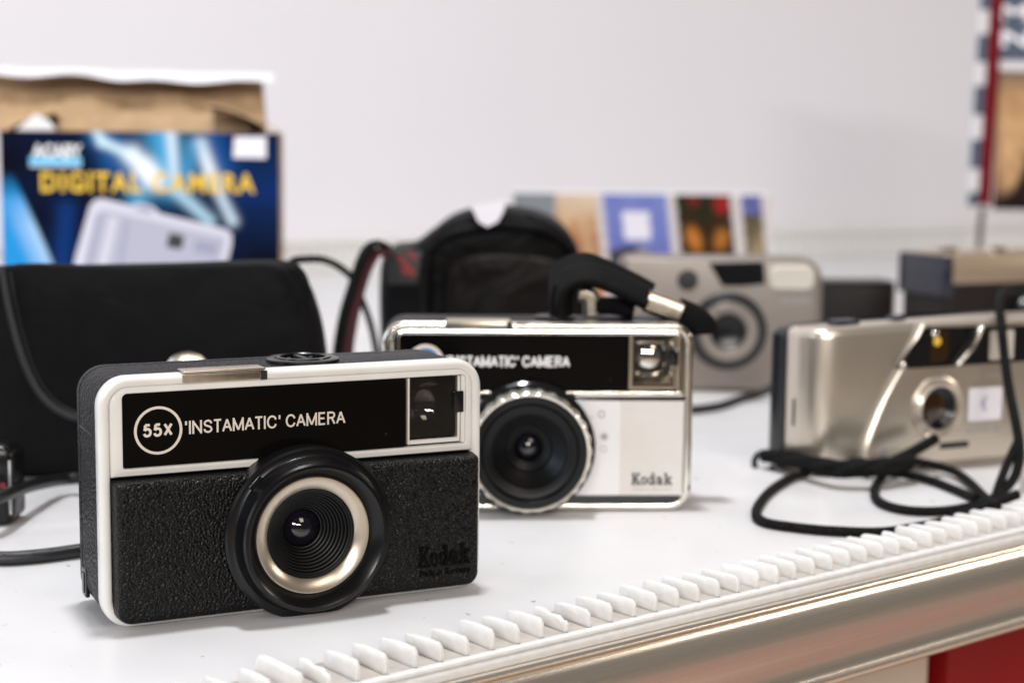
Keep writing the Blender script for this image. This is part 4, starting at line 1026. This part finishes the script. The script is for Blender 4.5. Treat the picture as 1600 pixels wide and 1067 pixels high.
for j in range(5):
    t = j / 4
    rows.append([(1 + t * 26 + 2 * sin(s * 3), 10 + 50 * s, zt - .5 + 10 * sin(t * 1.4) + (1.5 * sin(s * 7) * t)) for s in [k / 8 for k in range(9)]])
flapmesh('side_flap', rows, M['cardboard'])
a_, b_, c_ = q(22, 205), q(54, 178), q(86, 204)
g = prism([a_, b_, (c_[0] - 4, c_[1] + 6), c_], 2.6, 3.4); g.build('torn_paper', M['white_card'], T, 0)

# ------------------------------------------------------------------ sign on a thin stem (right edge)
SY = 1.42
T = thing('picture_sign', 'tall printed sign with a red edge and blue striped border on a thin stem', 'sign', on(1532, 470), 0)
pb = at(1532, 330, SY); T.location = (pb.x, SY, .0002)
def q(px, py): l = local(T, at(px, py, SY)); return (l[0], l[2])
def quad(name, pts, y0, y1, m, parent=T): return prism([q(*p) for p in pts], y0, y1).build(name, m, parent, 0)
bd = quad('board', [(1511, 322), (1700, 330), (1700, -120), (1538, -120)], 1.0, 7, M['sign_white'])
def ex(py): return 1511 + (322 - py) * .0615          # left edge at photo height py
for y0_, y1_ in ((322, 300), (264, 218), (180, 134), (97, 54), (16, -26), (-64, -106)):
    quad('stripe', [(ex(y0_) + 1, y0_), (ex(y0_) + 19, y0_), (ex(y1_) + 19, y1_), (ex(y1_) + 1, y1_)], .6, .95, M['sign_blue'], bd)
quad('red_band', [(ex(320) + 17, 320), (ex(320) + 36, 321), (ex(-118) + 36, -118), (ex(-118) + 17, -118)], -2.0, .55, M['sign_red'], bd)
quad('blue_panel', [(ex(93) + 37, 95), (1700, 97), (1700, -110), (ex(-110) + 37, -110)], .5, .95, M['sign_blue'], bd)
for i, (wtxt, yy, x0_) in enumerate((('Mu', 34, 1559), ('Na', 74, 1561), ('Lu', -12, 1560))):
    a_ = q(x0_, yy); b_ = q(1650, yy - 26); lettering('sign_lettering', wtxt, a_[0], b_[0], a_[1], b_[1], .48, M['sticker'], bd, .03)
def sign_pic(u, v):
    n = fbm(u * 3, v * 3.4, 1.2)
    c = mixc((.58, .36, .18), (.28, .14, .07), n)
    c = mixc(c, (.16, .09, .05), max(0, 1 - u / .10) * .7)
    e = (v - .02) - 1.25 * (u - .04) - .16 * (n - .5)
    c = mixc(c, (.014, .008, .008), max(0, min(1, -e * 7)))
    if e < -.2: c = mixc(c, (.15, .06, .06), max(0, min(1, (-e - .2) * 4)) * n)
    if v > .82: c = mixc(c, (.12, .10, .09), (v - .82) * 5)
    if v < .2: c = mixc(c, (.014, .008, .008), (.2 - v) * 7)
    return c
a_ = q(ex(322) + 38, 328); b_ = q(1690, 112)
picture('sign_photo', a_[0] + 1.2, b_[0], a_[1], b_[1], .7, 60, 70, sign_pic, bd)
g = Geo(); g.tube([(q(1538, 325)[0], 4, q(1538, 325)[1]), (q(1531, 420)[0], 4, 60), (q(1530, 450)[0], 4, 1)], 2.6, seg=10); g.build('stem', M['dark_strip'], T, 60)
g = Geo(); g.lathe([(26, 0), (26, 1.5), (24, 2.2), (0, 2.6)], (q(1530, 450)[0], 6, 0), 'z', 40); g.build('base', M['dark_strip'], T, 30)
